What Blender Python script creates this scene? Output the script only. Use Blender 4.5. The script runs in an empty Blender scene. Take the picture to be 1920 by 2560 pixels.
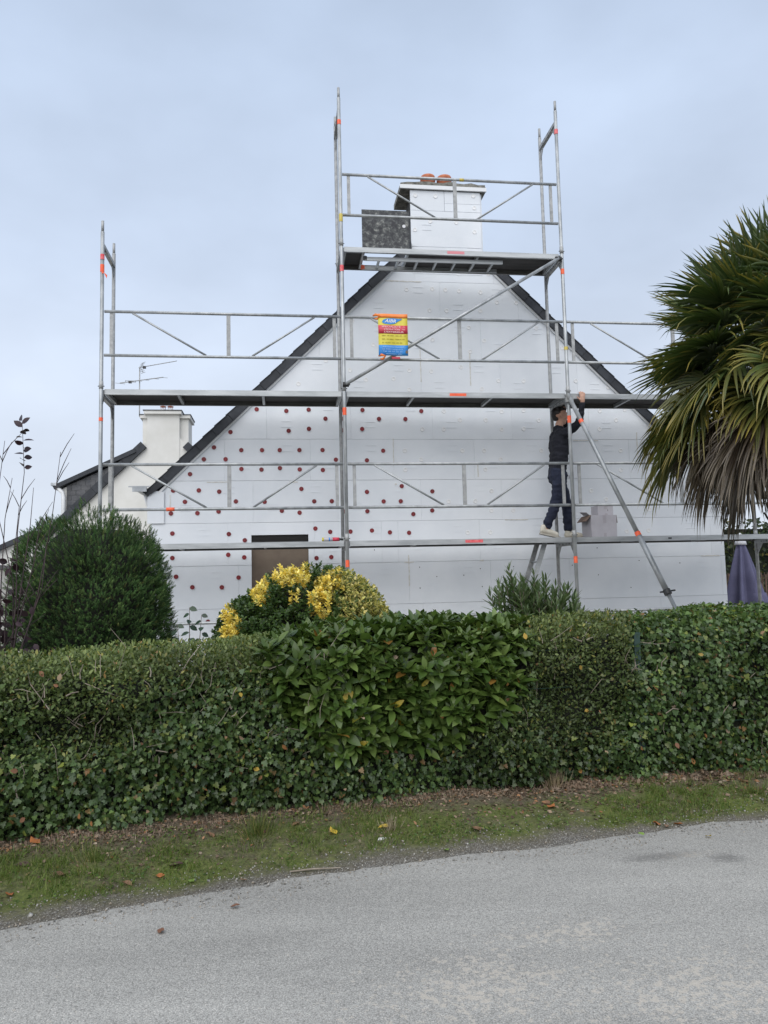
import bpy, bmesh, math, random
import numpy as np
from mathutils import Vector, Matrix

R = math.radians
random.seed(7)
rng = np.random.default_rng(7)
scn = bpy.context.scene
COL = scn.collection

# ------------------------------------------------------------------ camera
FPX, PITCH, ROLL = 1900.0, 0.0890, 0.0237
cam_data = bpy.data.cameras.new('camera')
cam = bpy.data.objects.new('camera', cam_data)
COL.objects.link(cam)
scn.camera = cam
cam.location = (0, 0, 1.55)
cam_data.sensor_fit = 'VERTICAL'
cam_data.sensor_height = 36.0
cam_data.lens = 36.0 * FPX / 2560.0
cam_data.clip_end = 2000
cam_data.clip_start = 0.05
cam.rotation_euler = (Matrix.Rotation(math.pi / 2 + PITCH, 3, 'X') @ Matrix.Rotation(-ROLL, 3, 'Z')).to_euler()

# ------------------------------------------------------------------ sky, sun, exposure
SUN_ELEV, SUN_AZ = R(47), R(192)      # high, soft, behind the viewer
world = bpy.data.worlds.new('World')
scn.world = world
world.use_nodes = True
wn = world.node_tree.nodes
wl = world.node_tree.links
for nd in list(wn):
    wn.remove(nd)
wo = wn.new('ShaderNodeOutputWorld')
wb = wn.new('ShaderNodeBackground')
sky = wn.new('ShaderNodeTexSky')
sky.sky_type = 'NISHITA'
sky.sun_disc = False
sky.sun_elevation = SUN_ELEV
sky.sun_rotation = SUN_AZ
sky.dust_density = 3.0
tc = wn.new('ShaderNodeTexCoord')
sep = wn.new('ShaderNodeSeparateXYZ')
wl.new(tc.outputs['Generated'], sep.inputs[0])
ramp = wn.new('ShaderNodeValToRGB')            # the cloud layer: paler towards the horizon
wl.new(sep.outputs['Z'], ramp.inputs[0])
el = ramp.color_ramp.elements
el[0].position, el[0].color = 0.0, (0.755, 0.815, 0.915, 1)
el[1].position, el[1].color = 0.62, (0.515, 0.62, 0.795, 1)
e = el.new(0.18); e.color = (0.685, 0.76, 0.885, 1)
e = el.new(0.38); e.color = (0.585, 0.68, 0.84, 1)
mp = wn.new('ShaderNodeMapping')
mp.inputs['Scale'].default_value = (1.0, 1.0, 1.9)
mp.inputs['Location'].default_value = (0.35, 0.1, 0.2)
wl.new(tc.outputs['Generated'], mp.inputs[0])
cn = wn.new('ShaderNodeTexNoise')
cn.inputs['Scale'].default_value = 2.3
cn.inputs['Detail'].default_value = 5
cn.inputs['Roughness'].default_value = 0.5
wl.new(mp.outputs[0], cn.inputs[0])
cr = wn.new('ShaderNodeMapRange')
cr.inputs[1].default_value = 0.3
cr.inputs[2].default_value = 0.7
cr.inputs[3].default_value = 0.84
cr.inputs[4].default_value = 1.13
wl.new(cn.outputs[0], cr.inputs[0])
cm = wn.new('ShaderNodeVectorMath'); cm.operation = 'SCALE'
wl.new(ramp.outputs[0], cm.inputs[0]); wl.new(cr.outputs[0], cm.inputs['Scale'])
sk = wn.new('ShaderNodeVectorMath'); sk.operation = 'SCALE'
wl.new(sky.outputs[0], sk.inputs[0]); sk.inputs['Scale'].default_value = 0.07
mx = wn.new('ShaderNodeMix'); mx.data_type = 'RGBA'
mx.inputs[0].default_value = 0.92            # overcast: nearly all cloud
wl.new(sk.outputs[0], mx.inputs[6]); wl.new(cm.outputs[0], mx.inputs[7])
wl.new(mx.outputs[2], wb.inputs[0])
wb.inputs[1].default_value = 0.645
wl.new(wb.outputs[0], wo.inputs[0])

sun_d = bpy.data.lights.new('sun', 'SUN')
sun_d.energy = 1.5
sun_d.angle = R(76)
sun_d.color = (1.0, 0.965, 0.915)
sun = bpy.data.objects.new('sun', sun_d)
COL.objects.link(sun)
_d = Vector((math.sin(SUN_AZ) * math.cos(SUN_ELEV), math.cos(SUN_AZ) * math.cos(SUN_ELEV), math.sin(SUN_ELEV)))
sun.rotation_euler = _d.to_track_quat('Z', 'Y').to_euler()
scn.view_settings.view_transform = 'Standard'
scn.view_settings.look = 'None'
scn.view_settings.exposure = 0.80
scn.view_settings.gamma = 1.0
scn.view_settings.use_curve_mapping = False

# ------------------------------------------------------------------ materials
def nodes(name):
    m = bpy.data.materials.new(name)
    m.use_nodes = True
    nt = m.node_tree
    b = nt.nodes['Principled BSDF']
    return m, nt, b

def N(nt, kind, **kw):
    n = nt.nodes.new(kind)
    for k, v in kw.items():
        if k.startswith('i_'):
            key = k[2:]
            n.inputs[int(key) if key.isdigit() else key.replace('_', ' ')].default_value = v
        else:
            setattr(n, k, v)
    return n

def c4(c):
    return (c[0], c[1], c[2], 1)

def mat(name, a, b=None, rough=0.6, metal=0.0, scale=8.0, detail=6, bump=0.0, bscale=60.0, lo=0.35, hi=0.65,
        stretch=(1, 1, 1), rvar=0.0, objrand=0.0):
    """a two-tone noise material: a..b by noise, fine bump, optional brightness change from object to object"""
    m, nt, bs = nodes(name)
    co = N(nt, 'ShaderNodeTexCoord')
    mpn = N(nt, 'ShaderNodeMapping')
    mpn.inputs['Scale'].default_value = stretch
    nt.links.new(co.outputs['Object'], mpn.inputs[0])
    bs.inputs['Metallic'].default_value = metal
    bs.inputs['Roughness'].default_value = rough
    if b is None:
        b = a
    no = N(nt, 'ShaderNodeTexNoise', i_Scale=scale, i_Detail=detail, i_Roughness=0.6)
    nt.links.new(mpn.outputs[0], no.inputs['Vector'])
    cr_ = N(nt, 'ShaderNodeValToRGB')
    cr_.color_ramp.elements[0].position = lo
    cr_.color_ramp.elements[1].position = hi
    cr_.color_ramp.elements[0].color = c4(a)
    cr_.color_ramp.elements[1].color = c4(b)
    nt.links.new(no.outputs[0], cr_.inputs[0])
    out = cr_.outputs[0]
    if objrand:
        oi = N(nt, 'ShaderNodeObjectInfo')
        mr = N(nt, 'ShaderNodeMapRange', i_3=1 - objrand, i_4=1 + objrand)
        nt.links.new(oi.outputs['Random'], mr.inputs[0])
        sc = N(nt, 'ShaderNodeVectorMath', operation='SCALE')
        nt.links.new(out, sc.inputs[0]); nt.links.new(mr.outputs[0], sc.inputs['Scale'])
        out = sc.outputs[0]
    nt.links.new(out, bs.inputs['Base Color'])
    if rvar:
        mr = N(nt, 'ShaderNodeMapRange', i_3=max(0.05, rough - rvar), i_4=min(1, rough + rvar))
        nt.links.new(no.outputs[0], mr.inputs[0])
        nt.links.new(mr.outputs[0], bs.inputs['Roughness'])
    if bump:
        bn = N(nt, 'ShaderNodeTexNoise', i_Scale=bscale, i_Detail=4)
        nt.links.new(mpn.outputs[0], bn.inputs['Vector'])
        bu = N(nt, 'ShaderNodeBump', i_Strength=bump, i_Distance=0.01)
        nt.links.new(bn.outputs[0], bu.inputs['Height'])
        nt.links.new(bu.outputs[0], bs.inputs['Normal'])
    return m

def leaf_mat(name, rough=0.45, transl=0.22, per_object=False, spec=0.35):
    """leaf colour: stored with each leaf (attribute), or the object's own colour"""
    m, nt, bs = nodes(name)
    if per_object:
        src = N(nt, 'ShaderNodeObjectInfo').outputs['Color']
    else:
        src = N(nt, 'ShaderNodeVertexColor', layer_name='Col').outputs['Color']
    nt.links.new(src, bs.inputs['Base Color'])
    bs.inputs['Roughness'].default_value = rough
    bs.inputs['Specular IOR Level'].default_value = spec
    tr = N(nt, 'ShaderNodeBsdfTranslucent')
    g = N(nt, 'ShaderNodeVectorMath', operation='MULTIPLY')
    g.inputs[1].default_value = (1.25, 1.35, 0.7)
    nt.links.new(src, g.inputs[0])
    nt.links.new(g.outputs[0], tr.inputs[0])
    ms = N(nt, 'ShaderNodeMixShader', i_0=transl)
    nt.links.new(bs.outputs[0], ms.inputs[1]); nt.links.new(tr.outputs[0], ms.inputs[2])
    nt.links.new(ms.outputs[0], nt.nodes['Material Output'].inputs[0])
    return m

M = {}
M['foam'] = mat('white_foam', (.745, .775, .81), (.815, .84, .87), rough=.95, scale=1.6, bump=.10, bscale=260, objrand=.022)
M['foam'].node_tree.nodes['Principled BSDF'].inputs['Specular IOR Level'].default_value = .12
M['foam_plug'] = mat('foam_plug', (.78, .785, .79), (.83, .83, .83), rough=.8, scale=9, objrand=.03)
M['mortar'] = mat('grey_mortar', (.52, .52, .50), (.64, .63, .61), rough=.9, scale=7, bump=.3)
M['glue'] = mat('adhesive_smear', (.60, .58, .53), (.74, .73, .70), rough=.9, scale=25, bump=.3)
M['anchor'] = mat('red_plastic', (.22, .016, .023), (.32, .035, .042), rough=.5, scale=30, objrand=.2)
M['anchor_dark'] = mat('dark_red_recess', (.055, .012, .014), rough=.7)
M['steel'] = mat('galvanised_steel', (.30, .315, .32), (.50, .515, .52), rough=.52, metal=.6, scale=9, bump=.08, bscale=150, rvar=.14, stretch=(1, 1, .5), objrand=.08)
M['steel_dull'] = mat('dull_galvanised_steel', (.28, .285, .285), (.44, .445, .44), rough=.62, metal=.45, scale=14, bump=.1, bscale=160, objrand=.08, rvar=.1)
M['alu'] = mat('worn_aluminium', (.33, .345, .35), (.50, .515, .52), rough=.5, metal=.55, scale=5, bump=.05, stretch=(.5, 1, 3), rvar=.15)
M['beam_shaded'] = mat('shaded_aluminium', (.09, .09, .088), (.17, .17, .165), rough=.6, metal=.3, scale=7, stretch=(.4, 1, 3))  # back beams of the decks: their shade is put into the metal colour
M['ply'] = mat('dark_plywood', (.022, .020, .020), (.05, .045, .042), rough=.75, scale=6, stretch=(.3, 4, 4), bump=.1)
M['black_iron'] = mat('dark_iron', (.03, .03, .032), (.07, .07, .07), rough=.5, metal=.5)
M['tape_orange'] = mat('orange_tape', (.85, .10, .035), (.95, .17, .07), rough=.5, scale=20)
M['tape_red'] = mat('pink_red_tape', (.72, .07, .09), (.80, .20, .20), rough=.5, scale=25)
M['tape_yellow'] = mat('yellow_tape', (.55, .42, .06), (.65, .52, .12), rough=.5, scale=25)
M['slate'] = mat('slate', (.013, .016, .022), (.030, .034, .042), rough=.6, scale=7, bump=.2, bscale=40, objrand=.2)
M['slate_grey'] = mat('weathered_slate', (.05, .053, .06), (.11, .11, .115), rough=.6, scale=5, bump=.25, bscale=30, objrand=.22)
M['render_white'] = mat('white_render', (.62, .61, .57), (.75, .74, .71), rough=.9, scale=.8, bump=.2, bscale=90)
M['cement'] = mat('lichened_cement', (.09, .088, .075), (.26, .25, .22), rough=.9, scale=16, bump=.5, bscale=40)
M['chimney_side'] = mat('bare_chimney_side', (.03, .03, .03), (.08, .08, .078), rough=.9, scale=8, bump=.3)
M['terracotta'] = mat('terracotta', (.36, .10, .045), (.52, .18, .09), rough=.8, scale=12, bump=.2)
M['zinc'] = mat('zinc', (.30, .32, .34), (.48, .50, .52), rough=.4, metal=.6, scale=6)
M['white_pvc'] = mat('white_plastic', (.74, .75, .76), rough=.4)
M['board_brown'] = mat('brown_board', (.135, .10, .075), (.18, .14, .105), rough=.8, scale=3, bump=.05)
M['dark_gap'] = mat('dark_interior', (.015, .014, .013), rough=.9)
M['card'] = mat('pale_cardboard', (.46, .44, .47), (.55, .53, .56), rough=.85, scale=3, objrand=.05)
M['card_dark'] = mat('cardboard_tape', (.40, .37, .40), (.46, .43, .45), rough=.5, scale=5)
M['card_in'] = mat('brown_cardboard', (.16, .11, .09), (.24, .17, .13), rough=.9)
M['fabric_purple'] = mat('purple_canvas', (.085, .083, .15), (.13, .128, .215), rough=.85, scale=3, bump=.15, bscale=300)
M['fabric_white'] = mat('white_canvas', (.6, .6, .63), rough=.85)
M['green_paint'] = mat('dark_green_paint', (.012, .035, .03), (.02, .05, .04), rough=.45)
M['bark'] = mat('bark', (.06, .045, .035), (.15, .12, .095), rough=.9, scale=20, bump=.6, stretch=(1, 1, .3))
M['bark_dark'] = mat('dark_bark', (.03, .02, .022), (.075, .05, .05), rough=.8, scale=25, bump=.4, stretch=(1, 1, .3))
M['twig'] = mat('dry_twig', (.16, .13, .10), (.36, .31, .25), rough=.9, scale=6, objrand=.2)
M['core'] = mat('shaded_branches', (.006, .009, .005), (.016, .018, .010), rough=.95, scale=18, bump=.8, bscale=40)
M['reed'] = mat('brown_reed', (.10, .06, .045), (.20, .135, .10), rough=.9, scale=10, stretch=(6, 6, .3), objrand=.25)
M['fibre'] = mat('palm_fibre', (.03, .022, .015), (.10, .075, .05), rough=.95, scale=18, bump=.9, stretch=(3, 3, .5))
M['leaf'] = leaf_mat('leaf')
M['leaf_gloss'] = leaf_mat('glossy_leaf', rough=.34, transl=.18, spec=.42)
M['leaf_obj'] = leaf_mat('glossy_leaf_each', rough=.34, transl=.18, per_object=True, spec=.42)
M['leaf_dry'] = leaf_mat('dry_leaf', rough=.7, transl=.12, spec=.2)
M['leaf_dry_obj'] = leaf_mat('dry_leaf_each', rough=.7, transl=.12, per_object=True, spec=.2)
M['needle'] = leaf_mat('needle', rough=.6, transl=.1, spec=.12)
M['palm'] = leaf_mat('palm_leaf', rough=.33, transl=.15, spec=.5)
M['skin'] = mat('skin', (.42, .235, .165), (.50, .29, .21), rough=.55, scale=12)
M['hair'] = mat('black_hair', (.008, .006, .006), (.022, .016, .014), rough=.55, scale=40)
M['sweater'] = mat('navy_knit', (.005, .006, .011), (.010, .011, .019), rough=.9, scale=8, bump=.2, bscale=200)
M['trousers'] = mat('navy_denim', (.008, .011, .026), (.018, .024, .050), rough=.9, scale=7, bump=.2, bscale=220)
M['shoe'] = mat('cream_suede', (.55, .51, .42), (.66, .62, .53), rough=.8, scale=14)
M['sole'] = mat('rubber_sole', (.38, .35, .30), (.5, .47, .4), rough=.8)
M['white_paint'] = mat('white_print', (.78, .78, .80), rough=.6)
M['pink'] = mat('pink_print', (.7, .25, .28), rough=.6)
M['s_orange'] = mat('sign_orange', (.80, .19, .025), (.88, .26, .05), rough=.45, scale=10)
M['s_yellow'] = mat('sign_yellow', (.62, .52, .035), (.72, .63, .08), rough=.45, scale=7)
M['s_red'] = mat('sign_red', (.50, .025, .06), (.60, .05, .085), rough=.45, scale=8)
M['s_blue'] = mat('sign_blue', (.015, .19, .55), (.03, .26, .66), rough=.45, scale=8)
M['s_faint'] = mat('sign_faint_print', (.46, .37, .03), rough=.5)
M['s_pale'] = mat('sign_pale_blue', (.35, .55, .80), rough=.5)
M['s_pink'] = mat('sign_pale_pink', (.80, .50, .50), rough=.5)

def hatch_mat():
    m, nt, bs = nodes('scuffed_board')
    co = N(nt, 'ShaderNodeTexCoord')
    a = N(nt, 'ShaderNodeTexNoise', i_Scale=17, i_Detail=6, i_Roughness=.7)
    nt.links.new(co.outputs['Object'], a.inputs['Vector'])
    r = N(nt, 'ShaderNodeValToRGB')
    e_ = r.color_ramp.elements
    e_[0].position, e_[0].color = .42, (.045, .045, .05, 1)
    e_[1].position, e_[1].color = .68, (.36, .36, .33, 1)
    x = e_.new(.54); x.color = (.10, .105, .105, 1)
    nt.links.new(a.outputs[0], r.inputs[0])
    nt.links.new(r.outputs[0], bs.inputs['Base Color'])
    bs.inputs['Roughness'].default_value = .7
    return m
M['hatch'] = hatch_mat()

# ------------------------------------------------------------------ mesh helpers
class MB:
    def __init__(s):
        s.v, s.f = [], []
    def add(s, vs, fs):
        o = len(s.v)
        s.v += [tuple(p) for p in vs]
        s.f += [tuple(i + o for i in f) for f in fs]
        return s
    def box(s, a, b):
        (x0, y0, z0), (x1, y1, z1) = a, b
        return s.add([(x0, y0, z0), (x1, y0, z0), (x1, y1, z0), (x0, y1, z0), (x0, y0, z1), (x1, y0, z1), (x1, y1, z1), (x0, y1, z1)],
                     [(0, 3, 2, 1), (4, 5, 6, 7), (0, 1, 5, 4), (1, 2, 6, 5), (2, 3, 7, 6), (3, 0, 4, 7)])
    def bar(s, p, q, w, h, up=(0, 0, 1)):
        """rectangular bar from p to q; w across, h along up"""
        p, q = Vector(p), Vector(q)
        d = (q - p).normalized()
        u = Vector(up)
        u = (u - d * u.dot(d))
        if u.length < 1e-4:
            u = Vector((0, 1, 0)) - d * d.y
        u.normalize()
        r = d.cross(u)
        vs = []
        for c in (p, q):
            for a_, b_ in ((-1, -1), (1, -1), (1, 1), (-1, 1)):
                vs.append(c + r * (a_ * w / 2) + u * (b_ * h / 2))
        return s.add(vs, [(0, 1, 2, 3), (7, 6, 5, 4), (0, 4, 5, 1), (1, 5, 6, 2), (2, 6, 7, 3), (3, 7, 4, 0)])
    def tube(s, pts, rad, seg=8, cap=True):
        """tube through points with one radius or a list"""
        pts = [Vector(p) for p in pts]
        n = len(pts)
        rads = rad if hasattr(rad, '__len__') else [rad] * n
        vs, fs = [], []
        ref = None
        for i, p in enumerate(pts):
            d = (pts[min(i + 1, n - 1)] - pts[max(i - 1, 0)]).normalized()
            if ref is None:
                ref = Vector((0, 0, 1)) if abs(d.z) < .9 else Vector((1, 0, 0))
            u = (ref - d * ref.dot(d)).normalized()
            ref = u
            w = d.cross(u)
            for k in range(seg):
                a_ = 2 * math.pi * k / seg
                vs.append(p + (u * math.cos(a_) + w * math.sin(a_)) * rads[i])
        for i in range(n - 1):
            for k in range(seg):
                a_, b_ = i * seg + k, i * seg + (k + 1) % seg
                fs.append((a_, b_, b_ + seg, a_ + seg))
        if cap:
            fs.append(tuple(range(seg - 1, -1, -1)))
            fs.append(tuple((n - 1) * seg + k for k in range(seg)))
        return s.add(vs, fs)
    def lathe(s, prof, c=(0, 0, 0), seg=16, axis='z'):
        """prof: list of (r, h)"""
        vs, fs = [], []
        for r, h in prof:
            for k in range(seg):
                a_ = 2 * math.pi * k / seg
                x, y = r * math.cos(a_), r * math.sin(a_)
                p = (x, y, h) if axis == 'z' else (x, h, y)
                vs.append((c[0] + p[0], c[1] + p[1], c[2] + p[2]))
        for i in range(len(prof) - 1):
            for k in range(seg):
                a_, b_ = i * seg + k, i * seg + (k + 1) % seg
                fs.append((a_, b_, b_ + seg, a_ + seg))
        fs.append(tuple(range(seg - 1, -1, -1)))
        fs.append(tuple((len(prof) - 1) * seg + k for k in range(seg)))
        return s.add(vs, fs)
    def prism(s, poly, n0, n1, ch=0.0):
        """polygon [(s,z)] extruded along y from n0 (front) to n1; ch chamfers the front edge"""
        k = len(poly)
        if ch:
            cx = sum(p[0] for p in poly) / k
            cz = sum(p[1] for p in poly) / k
            fr = []
            for x, z in poly:
                d = math.hypot(x - cx, z - cz) or 1
                fr.append((x - (x - cx) / d * ch, z - (z - cz) / d * ch))
            rings = [[(x, n0, z) for x, z in fr], [(x, n0 + ch, z) for x, z in poly], [(x, n1, z) for x, z in poly]]
        else:
            rings = [[(x, n0, z) for x, z in poly], [(x, n1, z) for x, z in poly]]
        vs = [p for r in rings for p in r]
        fs = [tuple(range(k))]
        for i in range(len(rings) - 1):
            for j in range(k):
                a_, b_ = i * k + j, i * k + (j + 1) % k
                fs.append((b_, a_, a_ + k, b_ + k))
        fs.append(tuple(len(vs) - 1 - j for j in range(k)))
        return s.add(vs, fs)
    def mesh(s, name, smooth=False):
        me = bpy.data.meshes.new(name)
        me.from_pydata(s.v, [], s.f)
        bm = bmesh.new(); bm.from_mesh(me)
        bmesh.ops.recalc_face_normals(bm, faces=bm.faces)
        bm.to_mesh(me); bm.free()
        if smooth:
            me.shade_smooth()
        return me
    def build(s, name, m, parent=None, smooth=False, **kw):
        return link(name, s.mesh(name, smooth), m, parent, **kw)

def link(name, me, m, parent=None, label=None, cat=None, group=None, kind=None):
    o = bpy.data.objects.new(name, me)
    COL.objects.link(o)
    if m is not None and me is not None and not me.materials:
        me.materials.append(M[m] if isinstance(m, str) else m)
    o.parent = parent
    tag(o, label, cat, group, kind)
    return o

def tag(o, label=None, cat=None, group=None, kind=None):
    if label: o['label'] = label
    if cat: o['category'] = cat
    if group: o['group'] = group
    if kind: o['kind'] = kind
    return o

def empty(name, label=None, cat=None, loc=(0, 0, 0), rz=0, group=None):
    o = bpy.data.objects.new(name, None)
    COL.objects.link(o)
    o.empty_display_size = .2
    o.location = loc
    o.rotation_euler = (0, 0, rz)
    return tag(o, label, cat, group)

# the gable, the scaffold and the neighbour stand parallel: (s, n, z) = along, behind, up
TH = 0.1344
OX, OY = -3.528, 9.397
CT, ST = math.cos(TH), math.sin(TH)
def F(s, n, z):
    return Vector((OX + s * CT - n * ST, OY + s * ST + n * CT, z))

# vectorised value noise
_tab = rng.random((64, 64, 64))
def vnoise(P, scale=1.0):
    p = np.asarray(P, float) * scale + 100.0
    i = np.floor(p).astype(int); f_ = p - i
    f_ = f_ * f_ * (3 - 2 * f_)
    out = 0
    for dx in (0, 1):
        for dy in (0, 1):
            for dz in (0, 1):
                w = (f_[:, 0] if dx else 1 - f_[:, 0]) * (f_[:, 1] if dy else 1 - f_[:, 1]) * (f_[:, 2] if dz else 1 - f_[:, 2])
                out = out + w * _tab[(i[:, 0] + dx) % 64, (i[:, 1] + dy) % 64, (i[:, 2] + dz) % 64]
    return out

def unit(a):
    a = np.asarray(a, float)
    return a / np.maximum(np.linalg.norm(a, axis=-1, keepdims=True), 1e-9)

def frames(tip, nrm):
    t = unit(tip)
    n = unit(nrm - (nrm * t).sum(1, keepdims=True) * t)
    x = np.cross(t, n)
    return np.stack([x, t, n], 1)        # rows: leaf x, leaf y (tip), leaf z

def scatter_mesh(name, tv, tf, P, FR, S, C, tcol=None):
    """one mesh of many leaves. tv (k,3), tf (m,3) triangles, P (N,3), FR (N,3,3), S (N,) or (N,3), C (N,3) colour"""
    tv = np.asarray(tv, float); tf = np.asarray(tf, int)
    Nn, k, m_ = len(P), len(tv), len(tf)
    S = np.asarray(S, float)
    if S.ndim == 1:
        S = np.repeat(S[:, None], 3, 1)
    V = np.einsum('nki,nij->nkj', tv[None] * S[:, None, :], FR) + P[:, None, :]
    V = V.reshape(-1, 3)
    T = (tf[None] + (np.arange(Nn) * k)[:, None, None]).reshape(-1)
    me = bpy.data.meshes.new(name)
    me.vertices.add(len(V)); me.vertices.foreach_set('co', V.ravel())
    me.loops.add(len(T)); me.loops.foreach_set('vertex_index', T)
    me.polygons.add(len(T) // 3)
    me.polygons.foreach_set('loop_start', np.arange(0, len(T), 3))
    me.update(calc_edges=True)
    cc = np.ones((Nn, k, 4)); cc[:, :, :3] = C[:, None, :]
    if tcol is not None:
        cc[:, :, :3] *= np.asarray(tcol)[None]
    at = me.color_attributes.new('Col', 'FLOAT_COLOR', 'POINT')
    at.data.foreach_set('color', cc.ravel())
    me.shade_smooth()
    return me

def colours(n, stops, jitter=.15):
    """random colours drawn between stops [(weight, rgb)]"""
    w = np.array([s_[0] for s_ in stops], float); w /= w.sum()
    c = np.array([s_[1] for s_ in stops], float)
    i = rng.choice(len(stops), n, p=w); j = rng.choice(len(stops), n, p=w)
    t = rng.random((n, 1)) * .35
    out = c[i] * (1 - t) + c[j] * t
    return out * (1 + (rng.random((n, 1)) - .5) * 2 * jitter)

# leaf templates (length 1 along +y, z up out of the blade)
def t_ellipse(w, rows=4, fold=.18, curl=-.12):
    vs, fs = [(0, 0, 0)], []
    for i in range(1, rows):
        y = i / rows
        ww = w * math.sin(math.pi * y ** .85) ** .8 / 2
        z = curl * y * y
        vs += [(-ww, y, z + fold * ww), (0, y, z), (ww, y, z + fold * ww)]
    vs.append((0, 1, curl))
    fs += [(0, 2, 1), (0, 3, 2)]
    for i in range(rows - 2):
        a_ = 1 + i * 3
        fs += [(a_, a_ + 1, a_ + 4), (a_, a_ + 4, a_ + 3), (a_ + 1, a_ + 2, a_ + 5), (a_ + 1, a_ + 5, a_ + 4)]
    a_ = 1 + (rows - 2) * 3
    e_ = len(vs) - 1
    fs += [(a_, a_ + 1, e_), (a_ + 1, a_ + 2, e_)]
    return vs, fs
def t_ivy():
    out = [(0, 0), (-.34, -.10), (-.50, .22), (-.30, .36), (-.36, .62), (-.14, .66), (0, 1.0), (.14, .66), (.36, .62), (.30, .36), (.50, .22), (.34, -.10)]
    vs = [(0, .30, -.05)] + [(x, y, .10 * abs(x) + (-.10 * max(0, y - .3))) for x, y in out]
    k = len(out)
    return vs, [(0, 1 + (i + 1) % k, 1 + i) for i in range(k)]
T_IVY = t_ivy()
T_PRIVET = t_ellipse(.48, 3)
T_LAUREL = t_ellipse(.44, 6, fold=.28, curl=-.16)
T_EUON = t_ellipse(.62, 4, fold=.35, curl=-.1)
T_OLEA = t_ellipse(.165, 5, fold=.3, curl=-.1)
T_PRUN = t_ellipse(.62, 4, fold=.25, curl=-.1)
T_BLADE = ([(-.5, 0, 0), (.5, 0, 0), (-.32, .55, .03), (.32, .55, .03), (0, 1, .14)], [(0, 1, 3), (0, 3, 2), (2, 3, 4)])

# ------------------------------------------------------------------ ground, road, verge
def y_hedge(X):
    Xc = np.clip(X, -3.2, 3.0)
    return 5.27 + .264 * Xc - .030 * Xc * Xc + np.maximum(np.asarray(X) - 3.0, 0) * .084 + np.minimum(np.asarray(X) + 3.2, 0) * .456
_re = np.array([(-9, 1.2), (-4, 2.72), (-1.819, 3.664), (-1.047, 3.983), (-.045, 4.362), (1.107, 4.66), (2.38, 4.96), (5, 5.45), (10, 6.1)])
def y_road(X):
    return np.interp(X, _re[:, 0], _re[:, 1])

gx = np.unique(np.concatenate([np.linspace(-160, -7, 18), np.arange(-7, 7.01, .06), np.linspace(7, 160, 18)]).round(4))
gy = np.unique(np.concatenate([np.linspace(-160, 2.0, 12), np.arange(2.0, 7.01, .05), np.arange(7.0, 14, .5), np.linspace(14, 320, 22)]).round(4))
GX, GY = np.meshgrid(gx, gy)
def ground_z(X, Y):
    X = np.asarray(X, float); Y = np.asarray(Y, float)
    yr = y_road(X); yh = y_hedge(X)
    t = np.clip((Y - yr) / np.maximum(yh - yr, .3), -2, 1)
    P = np.stack([X.ravel(), Y.ravel(), np.zeros(X.size)], 1)
    no = (vnoise(P, 2.1) - .5).reshape(X.shape) * .05 + (vnoise(P, 9.0) - .5).reshape(X.shape) * .022
    base = np.where(t < 0, np.maximum(-.05, t * .16), .075 * t ** .8)
    return base + no * np.clip((t + .25) * 2.5, 0, 1)
GZ = ground_z(GX, GY)
nx, ny = len(gx), len(gy)
V = np.stack([GX.ravel(), GY.ravel(), GZ.ravel()], 1)
idx = np.arange(nx * ny).reshape(ny, nx)
Q = np.stack([idx[:-1, :-1], idx[:-1, 1:], idx[1:, 1:], idx[1:, :-1]], -1).reshape(-1, 4)
me = bpy.data.meshes.new('ground')
me.vertices.add(len(V)); me.vertices.foreach_set('co', V.ravel())
me.loops.add(Q.size); me.loops.foreach_set('vertex_index', Q.ravel())
me.polygons.add(len(Q)); me.polygons.foreach_set('loop_start', np.arange(0, Q.size, 4))
me.update(calc_edges=True)
at = me.attributes.new('verge', 'FLOAT', 'POINT')
vv = np.clip((GY - y_road(GX)) / np.maximum(y_hedge(GX) - y_road(GX), .3), -1, 2)
at.data.foreach_set('value', vv.ravel().astype(np.float32))
me.shade_smooth()

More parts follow.
